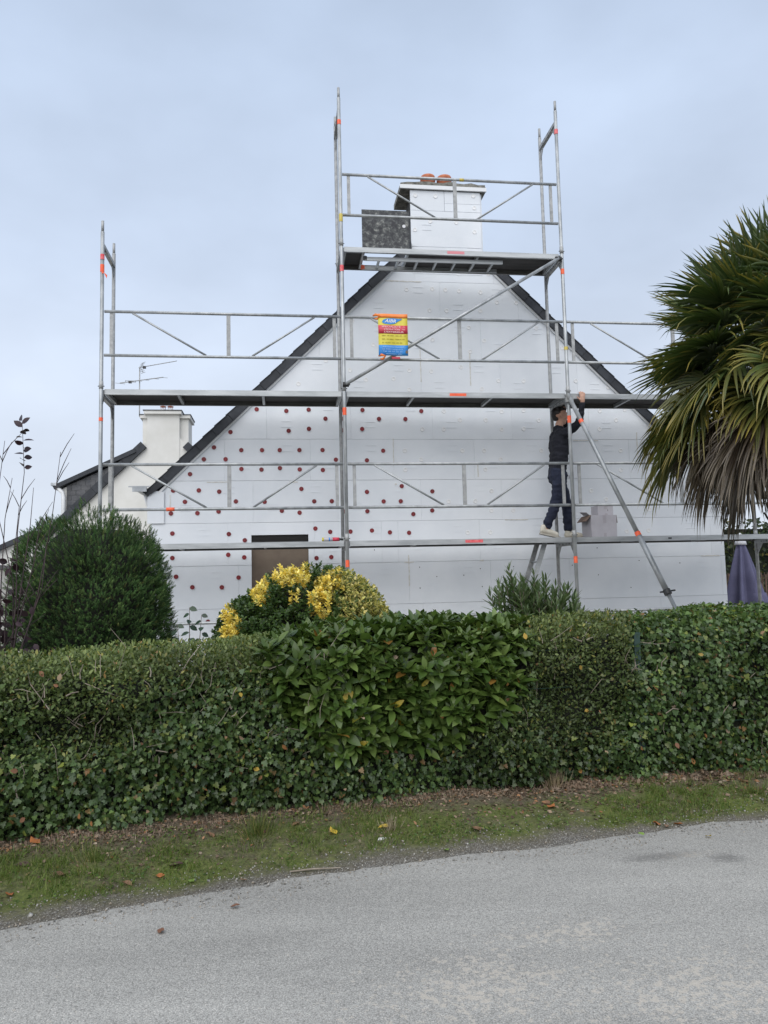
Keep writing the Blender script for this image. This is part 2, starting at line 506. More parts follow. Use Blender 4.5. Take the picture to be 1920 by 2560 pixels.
def ground_mat():
    m, nt, bs = nodes('verge_soil_and_moss')
    L = nt.links.new
    co = N(nt, 'ShaderNodeTexCoord')
    at_ = N(nt, 'ShaderNodeAttribute', attribute_name='verge')
    n1 = N(nt, 'ShaderNodeTexNoise', i_Scale=3.2, i_Detail=8, i_Roughness=.7)
    n2 = N(nt, 'ShaderNodeTexNoise', i_Scale=38, i_Detail=6, i_Roughness=.75)
    n3 = N(nt, 'ShaderNodeTexVoronoi', i_Scale=95)
    for n_ in (n1, n2, n3):
        L(co.outputs['Object'], n_.inputs['Vector'])
    soil = N(nt, 'ShaderNodeValToRGB')
    e_ = soil.color_ramp.elements
    e_[0].position, e_[0].color = .3, (.045, .036, .024, 1)
    e_[1].position, e_[1].color = .75, (.25, .20, .14, 1)
    x = e_.new(.52); x.color = (.115, .092, .06, 1)
    L(n2.outputs[0], soil.inputs[0])
    moss = N(nt, 'ShaderNodeValToRGB')
    e_ = moss.color_ramp.elements
    e_[0].position, e_[0].color = .3, (.05, .072, .011, 1)
    e_[1].position, e_[1].color = .75, (.18, .215, .042, 1)
    L(n2.outputs[0], moss.inputs[0])
    # grit close to the road
    grit = N(nt, 'ShaderNodeValToRGB')
    e_ = grit.color_ramp.elements
    e_[0].position, e_[0].color = .0, (.42, .40, .36, 1)
    e_[1].position, e_[1].color = .55, (.12, .11, .095, 1)
    L(n3.outputs['Distance'], grit.inputs[0])
    # moss where: middle of the verge, by noise
    mm = N(nt, 'ShaderNodeMapRange', i_1=.34, i_2=.56)
    L(n1.outputs[0], mm.inputs[0])
    band = N(nt, 'ShaderNodeValToRGB')
    e_ = band.color_ramp.elements
    e_[0].position, e_[0].color = .0, (.1, .1, .1, 1)
    e_[1].position, e_[1].color = .95, (0.05, .05, .05, 1)
    x = e_.new(.16); x.color = (.95, .95, .95, 1)
    x = e_.new(.62); x.color = (.9, .9, .9, 1)
    x = e_.new(.80); x.color = (.15, .15, .15, 1)
    L(at_.outputs['Fac'], band.inputs[0])
    mu = N(nt, 'ShaderNodeMath', operation='MULTIPLY')
    L(mm.outputs[0], mu.inputs[0]); L(band.outputs[0], mu.inputs[1])
    a_ = N(nt, 'ShaderNodeMix', data_type='RGBA')
    L(mu.outputs[0], a_.inputs[0]); L(soil.outputs[0], a_.inputs[6]); L(moss.outputs[0], a_.inputs[7])
    gsum = N(nt, 'ShaderNodeMath', operation='MULTIPLY_ADD')
    L(n1.outputs[0], gsum.inputs[0]); gsum.inputs[1].default_value = .55; L(at_.outputs['Fac'], gsum.inputs[2])
    gr = N(nt, 'ShaderNodeMapRange', i_1=.20, i_2=.42, i_3=1, i_4=0)
    L(gsum.outputs[0], gr.inputs[0])
    b_ = N(nt, 'ShaderNodeMix', data_type='RGBA')
    L(gr.outputs[0], b_.inputs[0]); L(a_.outputs[2], b_.inputs[6]); L(grit.outputs[0], b_.inputs[7])
    gv = N(nt, 'ShaderNodeMapRange', i_1=1.5, i_2=1.75); L(at_.outputs['Fac'], gv.inputs[0])
    pg = N(nt, 'ShaderNodeValToRGB')                     # unseen pale gravel added behind the hedge to bounce light onto the wall
    pg.color_ramp.elements[0].color = (.56, .53, .47, 1); pg.color_ramp.elements[1].color = (.34, .32, .28, 1)
    L(n3.outputs['Distance'], pg.inputs[0])
    g_ = N(nt, 'ShaderNodeMix', data_type='RGBA')
    L(gv.outputs[0], g_.inputs[0]); L(b_.outputs[2], g_.inputs[6]); L(pg.outputs[0], g_.inputs[7])
    L(g_.outputs[2], bs.inputs['Base Color'])
    bs.inputs['Roughness'].default_value = .95
    bu = N(nt, 'ShaderNodeBump', i_Strength=.9, i_Distance=.02)
    L(n2.outputs[0], bu.inputs['Height'])
    L(bu.outputs[0], bs.inputs['Normal'])
    return m
link('ground', me, ground_mat(), kind='structure')

def road_mat():
    m, nt, bs = nodes('worn_chip_seal')
    L = nt.links.new
    co = N(nt, 'ShaderNodeTexCoord')
    def vor(scale, **k):
        v = N(nt, 'ShaderNodeTexVoronoi', i_Scale=scale, **k); L(co.outputs['Object'], v.inputs['Vector']); return v
    def noi(scale, d=6, r=.6, vec=None):
        v = N(nt, 'ShaderNodeTexNoise', i_Scale=scale, i_Detail=d, i_Roughness=r)
        L(vec or co.outputs['Object'], v.inputs['Vector']); return v
    chips = vor(185)                       # stone chips about a centimetre across
    fine = vor(420)
    hue = N(nt, 'ShaderNodeSeparateColor'); L(chips.outputs['Color'], hue.inputs[0])
    stone = N(nt, 'ShaderNodeValToRGB')
    e_ = stone.color_ramp.elements
    e_[0].position, e_[0].color = 0, (.27, .26, .235, 1)
    e_[1].position, e_[1].color = 1, (.54, .51, .46, 1)
    for p_, c_ in ((.25, .345), (.55, .375), (.85, .415)):
        x = e_.new(p_); x.color = (c_ * 1.06, c_ * 1.02, c_ * .93, 1)
    L(hue.outputs[0], stone.inputs[0])
    gap = N(nt, 'ShaderNodeMapRange', i_1=.35, i_2=.75, i_3=1.0, i_4=.68)
    L(chips.outputs['Distance'], gap.inputs[0])
    g1 = N(nt, 'ShaderNodeVectorMath', operation='SCALE')
    L(stone.outputs[0], g1.inputs[0]); L(gap.outputs[0], g1.inputs['Scale'])
    fh = N(nt, 'ShaderNodeSeparateColor'); L(fine.outputs['Color'], fh.inputs[0])
    fm = N(nt, 'ShaderNodeMapRange', i_3=.84, i_4=1.16); L(fh.outputs[1], fm.inputs[0])
    g2 = N(nt, 'ShaderNodeVectorMath', operation='SCALE')
    L(g1.outputs[0], g2.inputs[0]); L(fm.outputs[0], g2.inputs['Scale'])
    rm = N(nt, 'ShaderNodeMapping'); rm.inputs['Rotation'].default_value = (0, 0, -.25); rm.inputs['Scale'].default_value = (.35, 1.5, 1)
    L(co.outputs['Object'], rm.inputs[0])
    big = noi(1.3, 6, .62, rm.outputs[0])
    bm_ = N(nt, 'ShaderNodeMapRange', i_1=.3, i_2=.7, i_3=.84, i_4=1.16); L(big.outputs[0], bm_.inputs[0])
    g3 = N(nt, 'ShaderNodeVectorMath', operation='SCALE')
    L(g2.outputs[0], g3.inputs[0]); L(bm_.outputs[0], g3.inputs['Scale'])
    # pale beige worn patches: blobs broken up by noise
    sx = N(nt, 'ShaderNodeSeparateXYZ'); L(co.outputs['Object'], sx.inputs[0])
    def blob(cx, cy, rx, ry, ang=0.25):
        mp_ = N(nt, 'ShaderNodeMapping', vector_type='TEXTURE')
        mp_.inputs['Location'].default_value = (cx, cy, 0)
        mp_.inputs['Rotation'].default_value = (0, 0, ang)
        mp_.inputs['Scale'].default_value = (rx, ry, 1)
        L(co.outputs['Object'], mp_.inputs[0])
        ln = N(nt, 'ShaderNodeVectorMath', operation='LENGTH'); L(mp_.outputs[0], ln.inputs[0])
        r_ = N(nt, 'ShaderNodeMapRange', i_1=1.0, i_2=.15, i_3=0, i_4=1); L(ln.outputs['Value'], r_.inputs[0])
        return r_.outputs[0]
    def maxi(a_, b_):
        q = N(nt, 'ShaderNodeMath', operation='MAXIMUM'); L(a_, q.inputs[0]); L(b_, q.inputs[1]); return q.outputs[0]
    w = blob(.35, 3.02, .8, .5)
    for b_ in (blob(1.1, 2.95, .8, .55), blob(.75, 3.42, .6, .25), blob(.2, 2.6, .9, .25), blob(1.6, 4.33, .35, .09, .2), blob(1.7, 2.2, 1.4, .5), blob(-2.2, 1.6, 1.6, .5)):
        w = maxi(w, b_)
    brk = noi(38, 4, .65)
    ad0 = N(nt, 'ShaderNodeMath', operation='MULTIPLY_ADD'); L(w, ad0.inputs[0]); ad0.inputs[1].default_value = .17; L(brk.outputs[0], ad0.inputs[2])
    ad = N(nt, 'ShaderNodeMath', operation='MULTIPLY_ADD'); L(hue.outputs[2], ad.inputs[0]); ad.inputs[1].default_value = .07; L(ad0.outputs[0], ad.inputs[2])
    wm = N(nt, 'ShaderNodeMapRange', i_1=.70, i_2=.765); L(ad.outputs[0], wm.inputs[0])
    pale = N(nt, 'ShaderNodeMix', data_type='RGBA')
    L(wm.outputs[0], pale.inputs[0]); L(g3.outputs[0], pale.inputs[6]); pale.inputs[7].default_value = (.52, .465, .39, 1)
    wm2 = N(nt, 'ShaderNodeMath', operation='MULTIPLY'); L(wm.outputs[0], wm2.inputs[0]); wm2.inputs[1].default_value = .68
    L(wm2.outputs[0], pale.inputs[0])
    # dark oily stain
    d = blob(1.81, 4.27, .17, .13, .2)
    d = maxi(d, blob(1.95, 3.25, .35, .12, .2))
    d = maxi(d, blob(1.45, 4.31, .38, .10, .2))
    dk = N(nt, 'ShaderNodeMath', operation='MULTIPLY_ADD'); L(d, dk.inputs[0]); dk.inputs[1].default_value = .55; L(brk.outputs[0], dk.inputs[2])
    dm = N(nt, 'ShaderNodeMapRange', i_1=.68, i_2=1.02, i_3=0, i_4=.48); L(dk.outputs[0], dm.inputs[0])
    st = N(nt, 'ShaderNodeMix', data_type='RGBA')
    L(dm.outputs[0], st.inputs[0]); L(pale.outputs[2], st.inputs[6]); st.inputs[7].default_value = (.075, .072, .068, 1)
    L(st.outputs[2], bs.inputs['Base Color'])
    bs.inputs['Roughness'].default_value = .9
    inv = N(nt, 'ShaderNodeMath', operation='SUBTRACT'); inv.inputs[0].default_value = 1; L(chips.outputs['Distance'], inv.inputs[1])
    sm = N(nt, 'ShaderNodeMath', operation='MULTIPLY_ADD'); L(hue.outputs[1], sm.inputs[0]); sm.inputs[1].default_value = .5; L(inv.outputs[0], sm.inputs[2])
    bu = N(nt, 'ShaderNodeBump', i_Strength=.4, i_Distance=.005)
    L(sm.outputs[0], bu.inputs['Height']); L(bu.outputs[0], bs.inputs['Normal'])
    return m
xs = np.concatenate([np.linspace(-160, -8, 10), np.arange(-7.5, 7.6, .1), np.linspace(8, 160, 10)])
ms = MB()
rows_ = []
for j, off in enumerate((.10, -.25, -.8, -1.6, -3.2, -4.4, -5.2)):
    row = []
    for X in xs:
        yr = float(np.interp(X, [-160, -9, 10, 160], [-48, 1.2, 6.1, 30])) if abs(X) > 8 else float(y_road(X))
        jag = ((random.random() - .5) * .10 + .09 * math.sin(X * 2.3) * math.sin(X * 5.1 + 1)) if j == 0 else (.06 * math.sin(X * 3.7 + .5) if j == 1 else 0)
        row.append((X, yr + off + jag, -.012 if j == 0 else (.004 if j == 1 else .012 * (1 - ((off + 2.6) / 2.6) ** 2) + .004)))
    rows_.append(row)
k_ = len(xs)
ms.add([p for r_ in rows_ for p in r_], [(j * k_ + i, j * k_ + i + 1, (j + 1) * k_ + i + 1, (j + 1) * k_ + i) for j in range(len(rows_) - 1) for i in range(k_ - 1)])
ms.build('road', road_mat(), smooth=True, kind='structure')

# ------------------------------------------------------------------ the house with the insulated gable
house = empty('house', 'white house whose gable end is clad in foam insulation panels behind the scaffold', 'house', (OX, OY, 0), TH)
WN = 1.05                      # face of the panels
SL, SR, SA = .45, 8.94, 4.692  # corners and ridge
EZ, AZ = 2.83, 7.05            # outer roof line: eave tip and ridge
KL = (AZ - 2.829) / (SA - .37)
KR = (AZ - 2.829) / (9.02 - SA)
BAND = .155                     # vertical depth of the slate verge below the outer roof line
def gable_top(s):
    return (AZ + KL * (s - SA) if s < SA else AZ - KR * (s - SA)) - BAND + .02
core = MB()
zl, zr = gable_top(SL + .02), gable_top(SR - .02)
core.prism([(SL + .02, 0), (SR - .02, 0), (SR - .02, zr), (SA, gable_top(SA)), (SL + .02, zl)], WN + .07, WN + 9)
core.build('masonry_wall', 'mortar', house)

def clip(poly, f):
    out = []
    for i in range(len(poly)):
        a_, b_ = poly[i], poly[(i + 1) % len(poly)]
        fa, fb = f(a_), f(b_)
        if fa >= 0:
            out.append(a_)
        if (fa >= 0) != (fb >= 0):
            t = fa / (fa - fb)
            out.append((a_[0] + (b_[0] - a_[0]) * t, a_[1] + (b_[1] - a_[1]) * t))
    return out
WIN = (1.81, 2.61, 1.05, 2.22)         # boarded window: s0 s1 z0 z1
CHIM = (4.215, 5.295)
def panel_cells():
    z = 1.80 - .597 * 3
    offs = {0: .30, 1: .62, 2: 4.046, 3: 3.90, 4: 4.252, 5: 3.861, 6: 4.453, 7: 4.30, 8: 4.02, 9: 4.62, 10: 4.25, 11: 4.5}
    r = 0
    while z < 6.85:
        z0, z1 = z, z + .595
        s = offs.get(r, .2)
        while s > SL:
            s -= 1.207
        cuts = [s + 1.207 * i for i in range(10)]
        if r == 3:
            cuts.append(3.66)
        cuts = sorted(cuts)
        for a_, b_ in zip(cuts, cuts[1:]):
            yield r, a_, b_, z0, z1
        z += .597; r += 1
G = .0007
pr = random.Random(11)
for r_, a_, b_, z0, z1 in panel_cells():
    a2, b2 = max(a_, SL) + G, min(b_, SR) - G
    if b2 - a2 < .03:
        continue
    rects = [(a2, b2, z0 + G, z1 - G)]
    w0, w1, w2, w3 = WIN
    if b2 > w0 and a2 < w1 and z1 > w2 and z0 < w3:          # cut round the window
        rects = []
        if a2 < w0: rects.append((a2, w0, z0 + G, z1 - G))
        if b2 > w1: rects.append((w1, b2, z0 + G, z1 - G))
        m0, m1 = max(a2, w0), min(b2, w1)
        if z1 > w3: rects.append((m0, m1, max(w3, z0 + G), z1 - G))
        if z0 < w2: rects.append((m0, m1, z0 + G, min(w2, z1 - G)))
    dn = (pr.random() - .5) * .004
    for q in rects:
        mb = MB()
        poly = [(q[0], q[2]), (q[1], q[2]), (q[1], q[3]), (q[0], q[3])]
        poly = clip(poly, lambda p: (AZ + KL * (p[0] - SA) - BAND - .004) - p[1])
        poly = clip(poly, lambda p: (AZ - KR * (p[0] - SA) - BAND - .004) - p[1])
        if len(poly) < 3:
            continue
        ar = abs(sum(poly[i][0] * poly[(i + 1) % len(poly)][1] - poly[(i + 1) % len(poly)][0] * poly[i][1] for i in range(len(poly)))) / 2
        if ar < .002:
            continue
        mb.prism(poly, WN + dn, WN + .066, ch=.0009)
        # moulded grip marks: two short ribs, pressed in the sheet twice
        for fs_, fz in ((.17, .17), (.67, .42)):
            ms_, mz = a_ + 1.207 * fs_, z0 + fz
            if q[0] + .02 < ms_ and ms_ + .15 < q[1] and mz > q[2] and mz + .1 < q[3] and mz + .1 < gable_top(ms_) - .05 and mz + .1 < gable_top(ms_ + .15) - .05:
                for dz in (0, .082):
                    mb.box((ms_, WN + dn - .0045, mz + dz), (ms_ + .145, WN + .02, mz + dz + .009))
        mb.build('insulation_panel', 'foam', house)

# adhesive squeezed from a few joints
for s_, z_, w_, h_ in ((3.98, 1.795, .14, .02), (4.045, 1.45, .02, .45), (5.10, 1.80, .05, .03), (5.50, 2.388, .35, .016), (5.115, 3.03, .02, .22), (3.86, 3.2, .016, .4),
                       (3.87, 2.93, .03, .03), (4.3, 4.45, .018, .5), (5.05, 4.4, .02, .5), (3.8, 5.975, .55, .02), (6.6, 3.575, .4, .014), (7.62, 3.3, .02, .4), (2.35, 2.97, .12, .03),
                       (1.2, 2.975, .3, .016), (.70, 2.5, .02, .3), (6.52, 1.96, .02, .3), (8.55, 1.8, .3, .02)):
    mb = MB()
    steps = max(4, int(max(w_, h_) / .03))
    top, bot = [], []
    for i in range(steps + 1):
        t = i / steps
        j1, j2 = pr.uniform(.35, 1.15), pr.uniform(.35, 1.15)
        if w_ >= h_:
            top.append((s_ + w_ * t, z_ + h_ / 2 * j1)); bot.append((s_ + w_ * t, z_ - h_ / 2 * j2))
        else:
            top.append((s_ + w_ / 2 * j1, z_ + h_ * t)); bot.append((s_ - w_ / 2 * j2, z_ + h_ * t))
    mb.prism(top + bot[::-1], WN - .006, WN + .01)
    mb.build('adhesive_smear', 'glue', house)

ANCH = [(1.9, 4.02), (2.32, 4.0), (2.64, 4.02), (2.88, 3.89), (3.42, 4.02), (3.66, 3.89), (4.29, 4.01), (4.05, 3.89), (1.53, 3.69), (2.35, 3.71), (2.64, 3.74), (3.41, 3.74), (1.3, 3.47), (1.68, 3.43), (1.97, 3.43), (2.22, 3.43), (2.5, 3.43), (2.83, 3.43), (3.71, 3.42), (1.16, 3.3), (1.46, 3.3), (3.02, 3.29), (3.47, 3.28), (0.97, 3.09), (1.68, 3.16), (1.96, 3.15), (2.22, 3.17), (2.5, 3.15), (2.83, 3.14), (1.09, 2.86), (1.37, 2.84), (2.52, 2.87), (3.46, 2.82), (4.42, 2.82), (3.97, 2.9), (0.74, 2.86), (0.9, 2.7), (1.6, 2.7), (2.0, 2.69), (2.7, 2.69), (2.95, 2.69), (3.7, 2.68), (3.95, 2.68), (0.71, 2.54), (1.07, 2.54), (1.36, 2.56), (2.24, 2.56), (2.49, 2.53), (3.46, 2.54), (4.41, 2.54), (4.13, 2.49), (0.73, 2.26), (1.5, 2.24), (1.72, 2.15), (2.71, 2.3), (2.92, 2.25), (3.21, 2.25), (3.52, 2.26), (3.78, 2.23), (4.06, 2.22), (0.73, 1.92), (1.49, 1.95), (1.71, 1.91), (2.72, 1.88), (2.93, 1.89), (1.0, 1.51), (1.4, 1.5), (1.63, 1.63), (0.78, 1.66), (3.14, 2.54), (3.14, 3.89), (3.12, 3.72), (3.12, 4.02), (1.21, 1.03)]
PLUG = [(4.12, 5.85), (4.92, 5.85), (5.25, 5.84), (4.46, 5.54), (4.72, 5.54), (5.24, 5.55), (5.5, 5.69), (5.8, 5.69), (5.05, 5.29), (4.49, 5.09), (5.28, 5.09), (5.06, 4.92), (4.13, 4.62), (4.46, 4.61), (4.91, 4.68), (5.48, 4.48), (5.87, 4.48), (3.48, 4.47), (3.89, 4.49), (4.63, 4.01), (5.51, 4.01), (5.85, 4.03), (6.08, 3.88), (4.87, 3.88), (5.26, 3.88), (4.62, 3.74), (5.5, 3.74), (5.84, 3.75), (7.05, 4.03), (7.3, 3.89), (7.03, 3.75), (7.45, 4.05), (5.22, 3.42), (4.03, 3.42), (4.89, 3.42), (6.85, 2.81), (4.66, 2.67), (5.06, 2.67), (5.63, 2.53), (5.31, 2.82), (4.12, 4.33), (5.22, 4.35), (6.69, 4.49), (4.3, 3.74), (4.92, 6.12), (5.38, 6.13), (4.51, 5.87), (4.71, 5.86), (3.25, 4.61), (5.3, 2.53), (4.93, 2.21), (5.27, 2.21), (4.03, 3.14), (5.23, 3.14), (4.27, 3.29), (5.47, 3.29), (7.34, 3.12), (7.69, 3.12), (7.35, 3.42), (6.1, 3.42), (7.38, 2.19), (7.73, 2.2), (7.08, 2.68), (7.76, 2.52), (6.5, 5.0), (6.1, 5.3), (3.9, 5.2), (3.3, 5.35), (2.9, 4.75), (2.5, 4.4), (7.2, 4.4), (6.3, 2.53), (3.6, 5.0)]
# red plastic fixing: rim, hub and eight spokes over a dark recess
am = MB()
ro_, ri_, hub = .0315, .024, .010
seg = 16
for (r0, r1) in ((ri_, ro_), (0.0, hub)):
    ring = [[], [], [], []]
    for k in range(seg):
        a_ = 2 * math.pi * k / seg
        ring[0].append((r0 * math.cos(a_), 0, r0 * math.sin(a_)))
        ring[1].append((r1 * math.cos(a_), 0, r1 * math.sin(a_)))
    o = ring[0] + ring[1]
    am.add(o, [(k, (k + 1) % seg, seg + (k + 1) % seg, seg + k) for k in range(seg)])
for k in range(8):
    a_ = 2 * math.pi * k / 8
    d = Vector((math.cos(a_), 0, math.sin(a_))); w = Vector((-math.sin(a_), 0, math.cos(a_))) * .0035
    am.add([d * .009 - w, d * .009 + w, d * .025 + w, d * .025 - w], [(0, 1, 2, 3)])
anchor_me = am.mesh('wall_anchor'); anchor_me.materials.append(M['anchor'])
bk = MB(); bk.lathe([(.0315, 0), (.0315, .004)], seg=16, axis='y')
back_me = bk.mesh('anchor_recess'); back_me.materials.append(M['anchor_dark'])
for s_, z_ in ANCH:
    o = link('wall_anchor', anchor_me, None, house); o.location = (s_, WN - .0095, z_)
    o.rotation_euler = (0, pr.uniform(0, 1), 0)
    b_ = link('anchor_recess', back_me, None, o); b_.location = (0, .0025, 0)
# white foam plugs over fixings already driven in: a shallow disc with a sunk ring
pm = MB(); pm.lathe([(.033, .006), (.0325, -.001), (.029, -.0045), (.0265, -.003), (.006, -.002)], seg=18, axis='y')
plug_me = pm.mesh('foam_plug', True); plug_me.materials.append(M['foam_plug'])
for s_, z_ in PLUG:
    if z_ < gable_top(s_) - .06:
        o = link('foam_plug', plug_me, None, house); o.location = (s_, WN - .002, z_)
hm = MB(); hm.lathe([(.007, .004), (.007, -.002)], seg=8, axis='y')
hole_me = hm.mesh('drill_hole'); hole_me.materials.append(M['dark_gap'])
for s_, z_ in [(3.7, 2.02), (4.1, 2.05), (4.95, 2.05), (5.28, 2.06), (4.2, 1.72), (5.1, 1.68), (4.45, 1.58), (4.85, 1.59), (4.2, 1.42), (5.12, 1.42), (3.55, 1.98), (6.9, 1.95), (7.55, 1.75), (6.5, 1.7), (6.9, 1.55), (7.8, 1.55), (6.45, 1.35), (7.4, 1.35), (8.2, 1.7), (5.6, 1.7)]:
    o = link('drill_hole', hole_me, None, house); o.location = (s_, WN - .004, z_)

# boarded window in its reveal
w0, w1, w2, w3 = WIN
b = MB(); b.box((w0 - .02, WN + .0665, w2 - .02), (w1 + .02, WN + .0695, w3 + .02)); b.build('window_board', 'board_brown', house)
b = MB(); b.box((w0 + .004, WN + .02, w3 - .085), (w1 - .004, WN + .066, w3 - .012)); b.build('shutter_box', 'dark_gap', house)
b = MB(); b.box((w0 + .004, WN + .012, w3 - .105), (w1 - .004, WN + .062, w3 - .09)); b.build('shutter_slot', 'black_iron', house)

# roof: two slopes of slate courses, and the slate verge facing the street
def roof_slope(name, sign):
    mb = MB()
    k = KL if sign < 0 else KR
    e_s = .37 if sign < 0 else 9.02
    d = Vector((SA - e_s, 0, AZ - 2.829)); L = d.length; d.normalize()
    up = Vector((-d.z, 0, d.x)) if sign < 0 else Vector((d.z, 0, -d.x))
    if up.z < 0: up = -up
    p0 = Vector((e_s, 0, 2.829))
    poly = [p0, p0 + d * L, p0 + d * L - up * .10 + Vector((0, 0, -.03)), p0 - up * .10]
    edge = (CHIM[0] - .012) if sign < 0 else (CHIM[1] + .045)         # the verge stops at the chimney
    LV = (edge - e_s) / d.x
    mb.add([(p.x, n, p.z) for n in (WN + .075, WN + 9.3) for p in poly], [(0, 1, 2, 3), (7, 6, 5, 4), (0, 4, 5, 1), (1, 5, 6, 2), (2, 6, 7, 3), (3, 7, 4, 0)])
    o = mb.build(name, 'slate', house)
    n_c = 27
    for i in range(n_c):
        a_ = L * i / n_c - .02; b_ = min(a_ + L / n_c * 1.12, L)
        c = MB()
        q0, q1 = p0 + d * a_ + up * .016, p0 + d * b_ + up * .004
        c.add([(p.x, n, p.z) for n in (WN - .075 if b_ < LV else WN + .6, WN + 9.3) for p in (q0, q1, q1 - up * .005, q0 - up * .012)],
              [(0, 1, 2, 3), (7, 6, 5, 4), (0, 4, 5, 1), (1, 5, 6, 2), (2, 6, 7, 3), (3, 7, 4, 0)])
        c.build('slate_course', 'slate', o)
    n_v = 17
    hw = BAND * math.cos(math.atan(k))
    for i in range(n_v):
        a_ = LV * i / n_v + .002; b_ = LV * (i + 1) / n_v - .002
        c = MB()
        q = [p0 + d * a_ + up * .004, p0 + d * b_ + up * .004, p0 + d * b_ - up * hw, p0 + d * a_ - up * hw]
        if i == n_v - 1:
            q[2] = q[2] - d * (hw * k)
            q[2] = Vector((edge, 0, q[1].z - BAND))
        if i == 0 and sign < 0:
            q[3] = p0 - up * .02 + Vector((.02, 0, -.03))
        tilt = .006
        vs = [(p.x, WN - .062 - (tilt if j in (0, 3) else 0), p.z) for j, p in enumerate(q)] + [(p.x, WN + .07, p.z) for p in q]
        c.add(vs, [(0, 1, 2, 3), (7, 6, 5, 4), (0, 4, 5, 1), (1, 5, 6, 2), (2, 6, 7, 3), (3, 7, 4, 0)])
        c.build('verge_slate', 'slate', o)
    # white closing strip under the verge
    c = MB()
    q = [p0 + d * .12 - up * (hw + .001), p0 + d * (LV - hw) - up * (hw + .001), p0 + d * (LV - hw) - up * (hw + .028), p0 + d * .12 - up * (hw + .028)]
    c.add([(p.x, n, p.z) for n in (WN - .03, WN - .006) for p in q], [(0, 1, 2, 3), (7, 6, 5, 4), (0, 4, 5, 1), (1, 5, 6, 2), (2, 6, 7, 3), (3, 7, 4, 0)])
    c.build('closing_strip', 'white_pvc', o)
roof_slope('roof_slope', -1)
roof_slope('roof_slope', 1)
# zinc gutter on the near eave, seen end on, and the boxed corner below
g = MB()
prof = [(-.075 * math.cos(t), -.075 * math.sin(t)) for t in np.linspace(0, math.pi, 9)]
ring = [(.30 + x, z + 2.905) for x, z in prof] + [(.30 + x * .93, z * .93 + 2.905) for x, z in prof[::-1]]
g.add([(x, n, z) for n in (WN - .12, WN + 9) for x, z in ring], [tuple(range(18)), tuple(range(35, 17, -1))] + [(i, (i + 1) % 18, 18 + (i + 1) % 18, 18 + i) for i in range(18)])
g.build('gutter', 'zinc', house)
b = MB(); b.box((.16, WN - .13, 2.895), (.44, WN - .122, 2.912)); b.box((.21, WN - .128, 2.835), (.40, WN - .1, 2.895)); b.build('gutter_bracket', 'zinc', house)
b = MB(); b.prism([(.395, 2.40), (.62, 2.40), (.62, 2.84), (.47, 2.86), (.395, 2.76)], WN - .028, WN - .008); b.build('corner_piece', 'foam', house)
b = MB(); b.tube([(.33, WN + .3, 2.83), (.36, WN + .3, 2.7), (.42, WN + .3, 2.6), (.42, WN + .3, .1)], .04, 10); b.build('downpipe', 'white_pvc', house, True)

# chimney flush with the gable
ch = MB(); ch.box((CHIM[0] + .03, WN + .03, 6.15), (CHIM[1] - .005, WN + .56, 7.41)); chim = ch.build('chimney', 'chimney_side', house)
for i, (a_, b_, z0, z1) in enumerate(((CHIM[0], 4.735, 6.1, 6.52), (4.739, CHIM[1], 6.1, 6.52), (CHIM[0], CHIM[1], 6.524, 7.085), (CHIM[0], 4.735, 7.089, 7.405), (4.739, CHIM[1], 7.215, 7.405), (4.739, CHIM[1], 7.089, 7.211))):
    b = MB(); b.prism([(a_, z0), (b_, z0), (b_, z1), (a_, z1)], WN - .004 - .001 * (i % 3), WN + .029, ch=.003)
    if i == 2:
        for mz in (6.78, 6.86):
            b.box((4.38, WN - .010, mz), (4.52, WN, mz + .008))
    b.build('insulation_panel', 'foam', chim)
b = MB(); b.box((CHIM[1] - .004, WN + .031, 6.2), (CHIM[1] + .03, WN + .56, 7.40)); b.build('side_panel', 'foam', chim)
for s_, z_ in ((4.29, 7.32), (4.6, 7.32), (5.19, 7.35), (5.2, 7.16), (4.91, 6.92), (4.51, 6.92), (5.19, 6.78), (4.27, 6.78)):
    o = link('foam_plug', plug_me, None, chim); o.location = (s_, WN - .009, z_)
b = MB(); b.box((4.055, WN - .045, 7.41), (5.39, WN - .02, 7.468)); b.build('trim_board', 'white_pvc', chim)
b = MB(); b.box((4.065, WN - .018, 7.415), (5.385, WN + .66, 7.49)); cap_o = b.build('cap', 'cement', chim)
b = MB()
prr = random.Random(3)
tops = [(4.07 + 1.31 * i / 12, 7.50 + prr.uniform(.0, .035) + .03 * math.sin(math.pi * i / 12)) for i in range(13)]
b.prism([(5.38, 7.488), (4.07, 7.488)] + tops, WN - .012, WN + .62)
b.build('mortar_bed', 'cement', chim)
for s_ in (4.555, 4.815):
    b = MB(); b.lathe([(.098, 7.50), (.104, 7.70), (.118, 7.72), (.119, 7.765), (.108, 7.79), (.088, 7.79), (.08, 7.65)], (s_, WN + .3, 0), 20)
    b.build('chimney_pot', 'terracotta', chim, True)

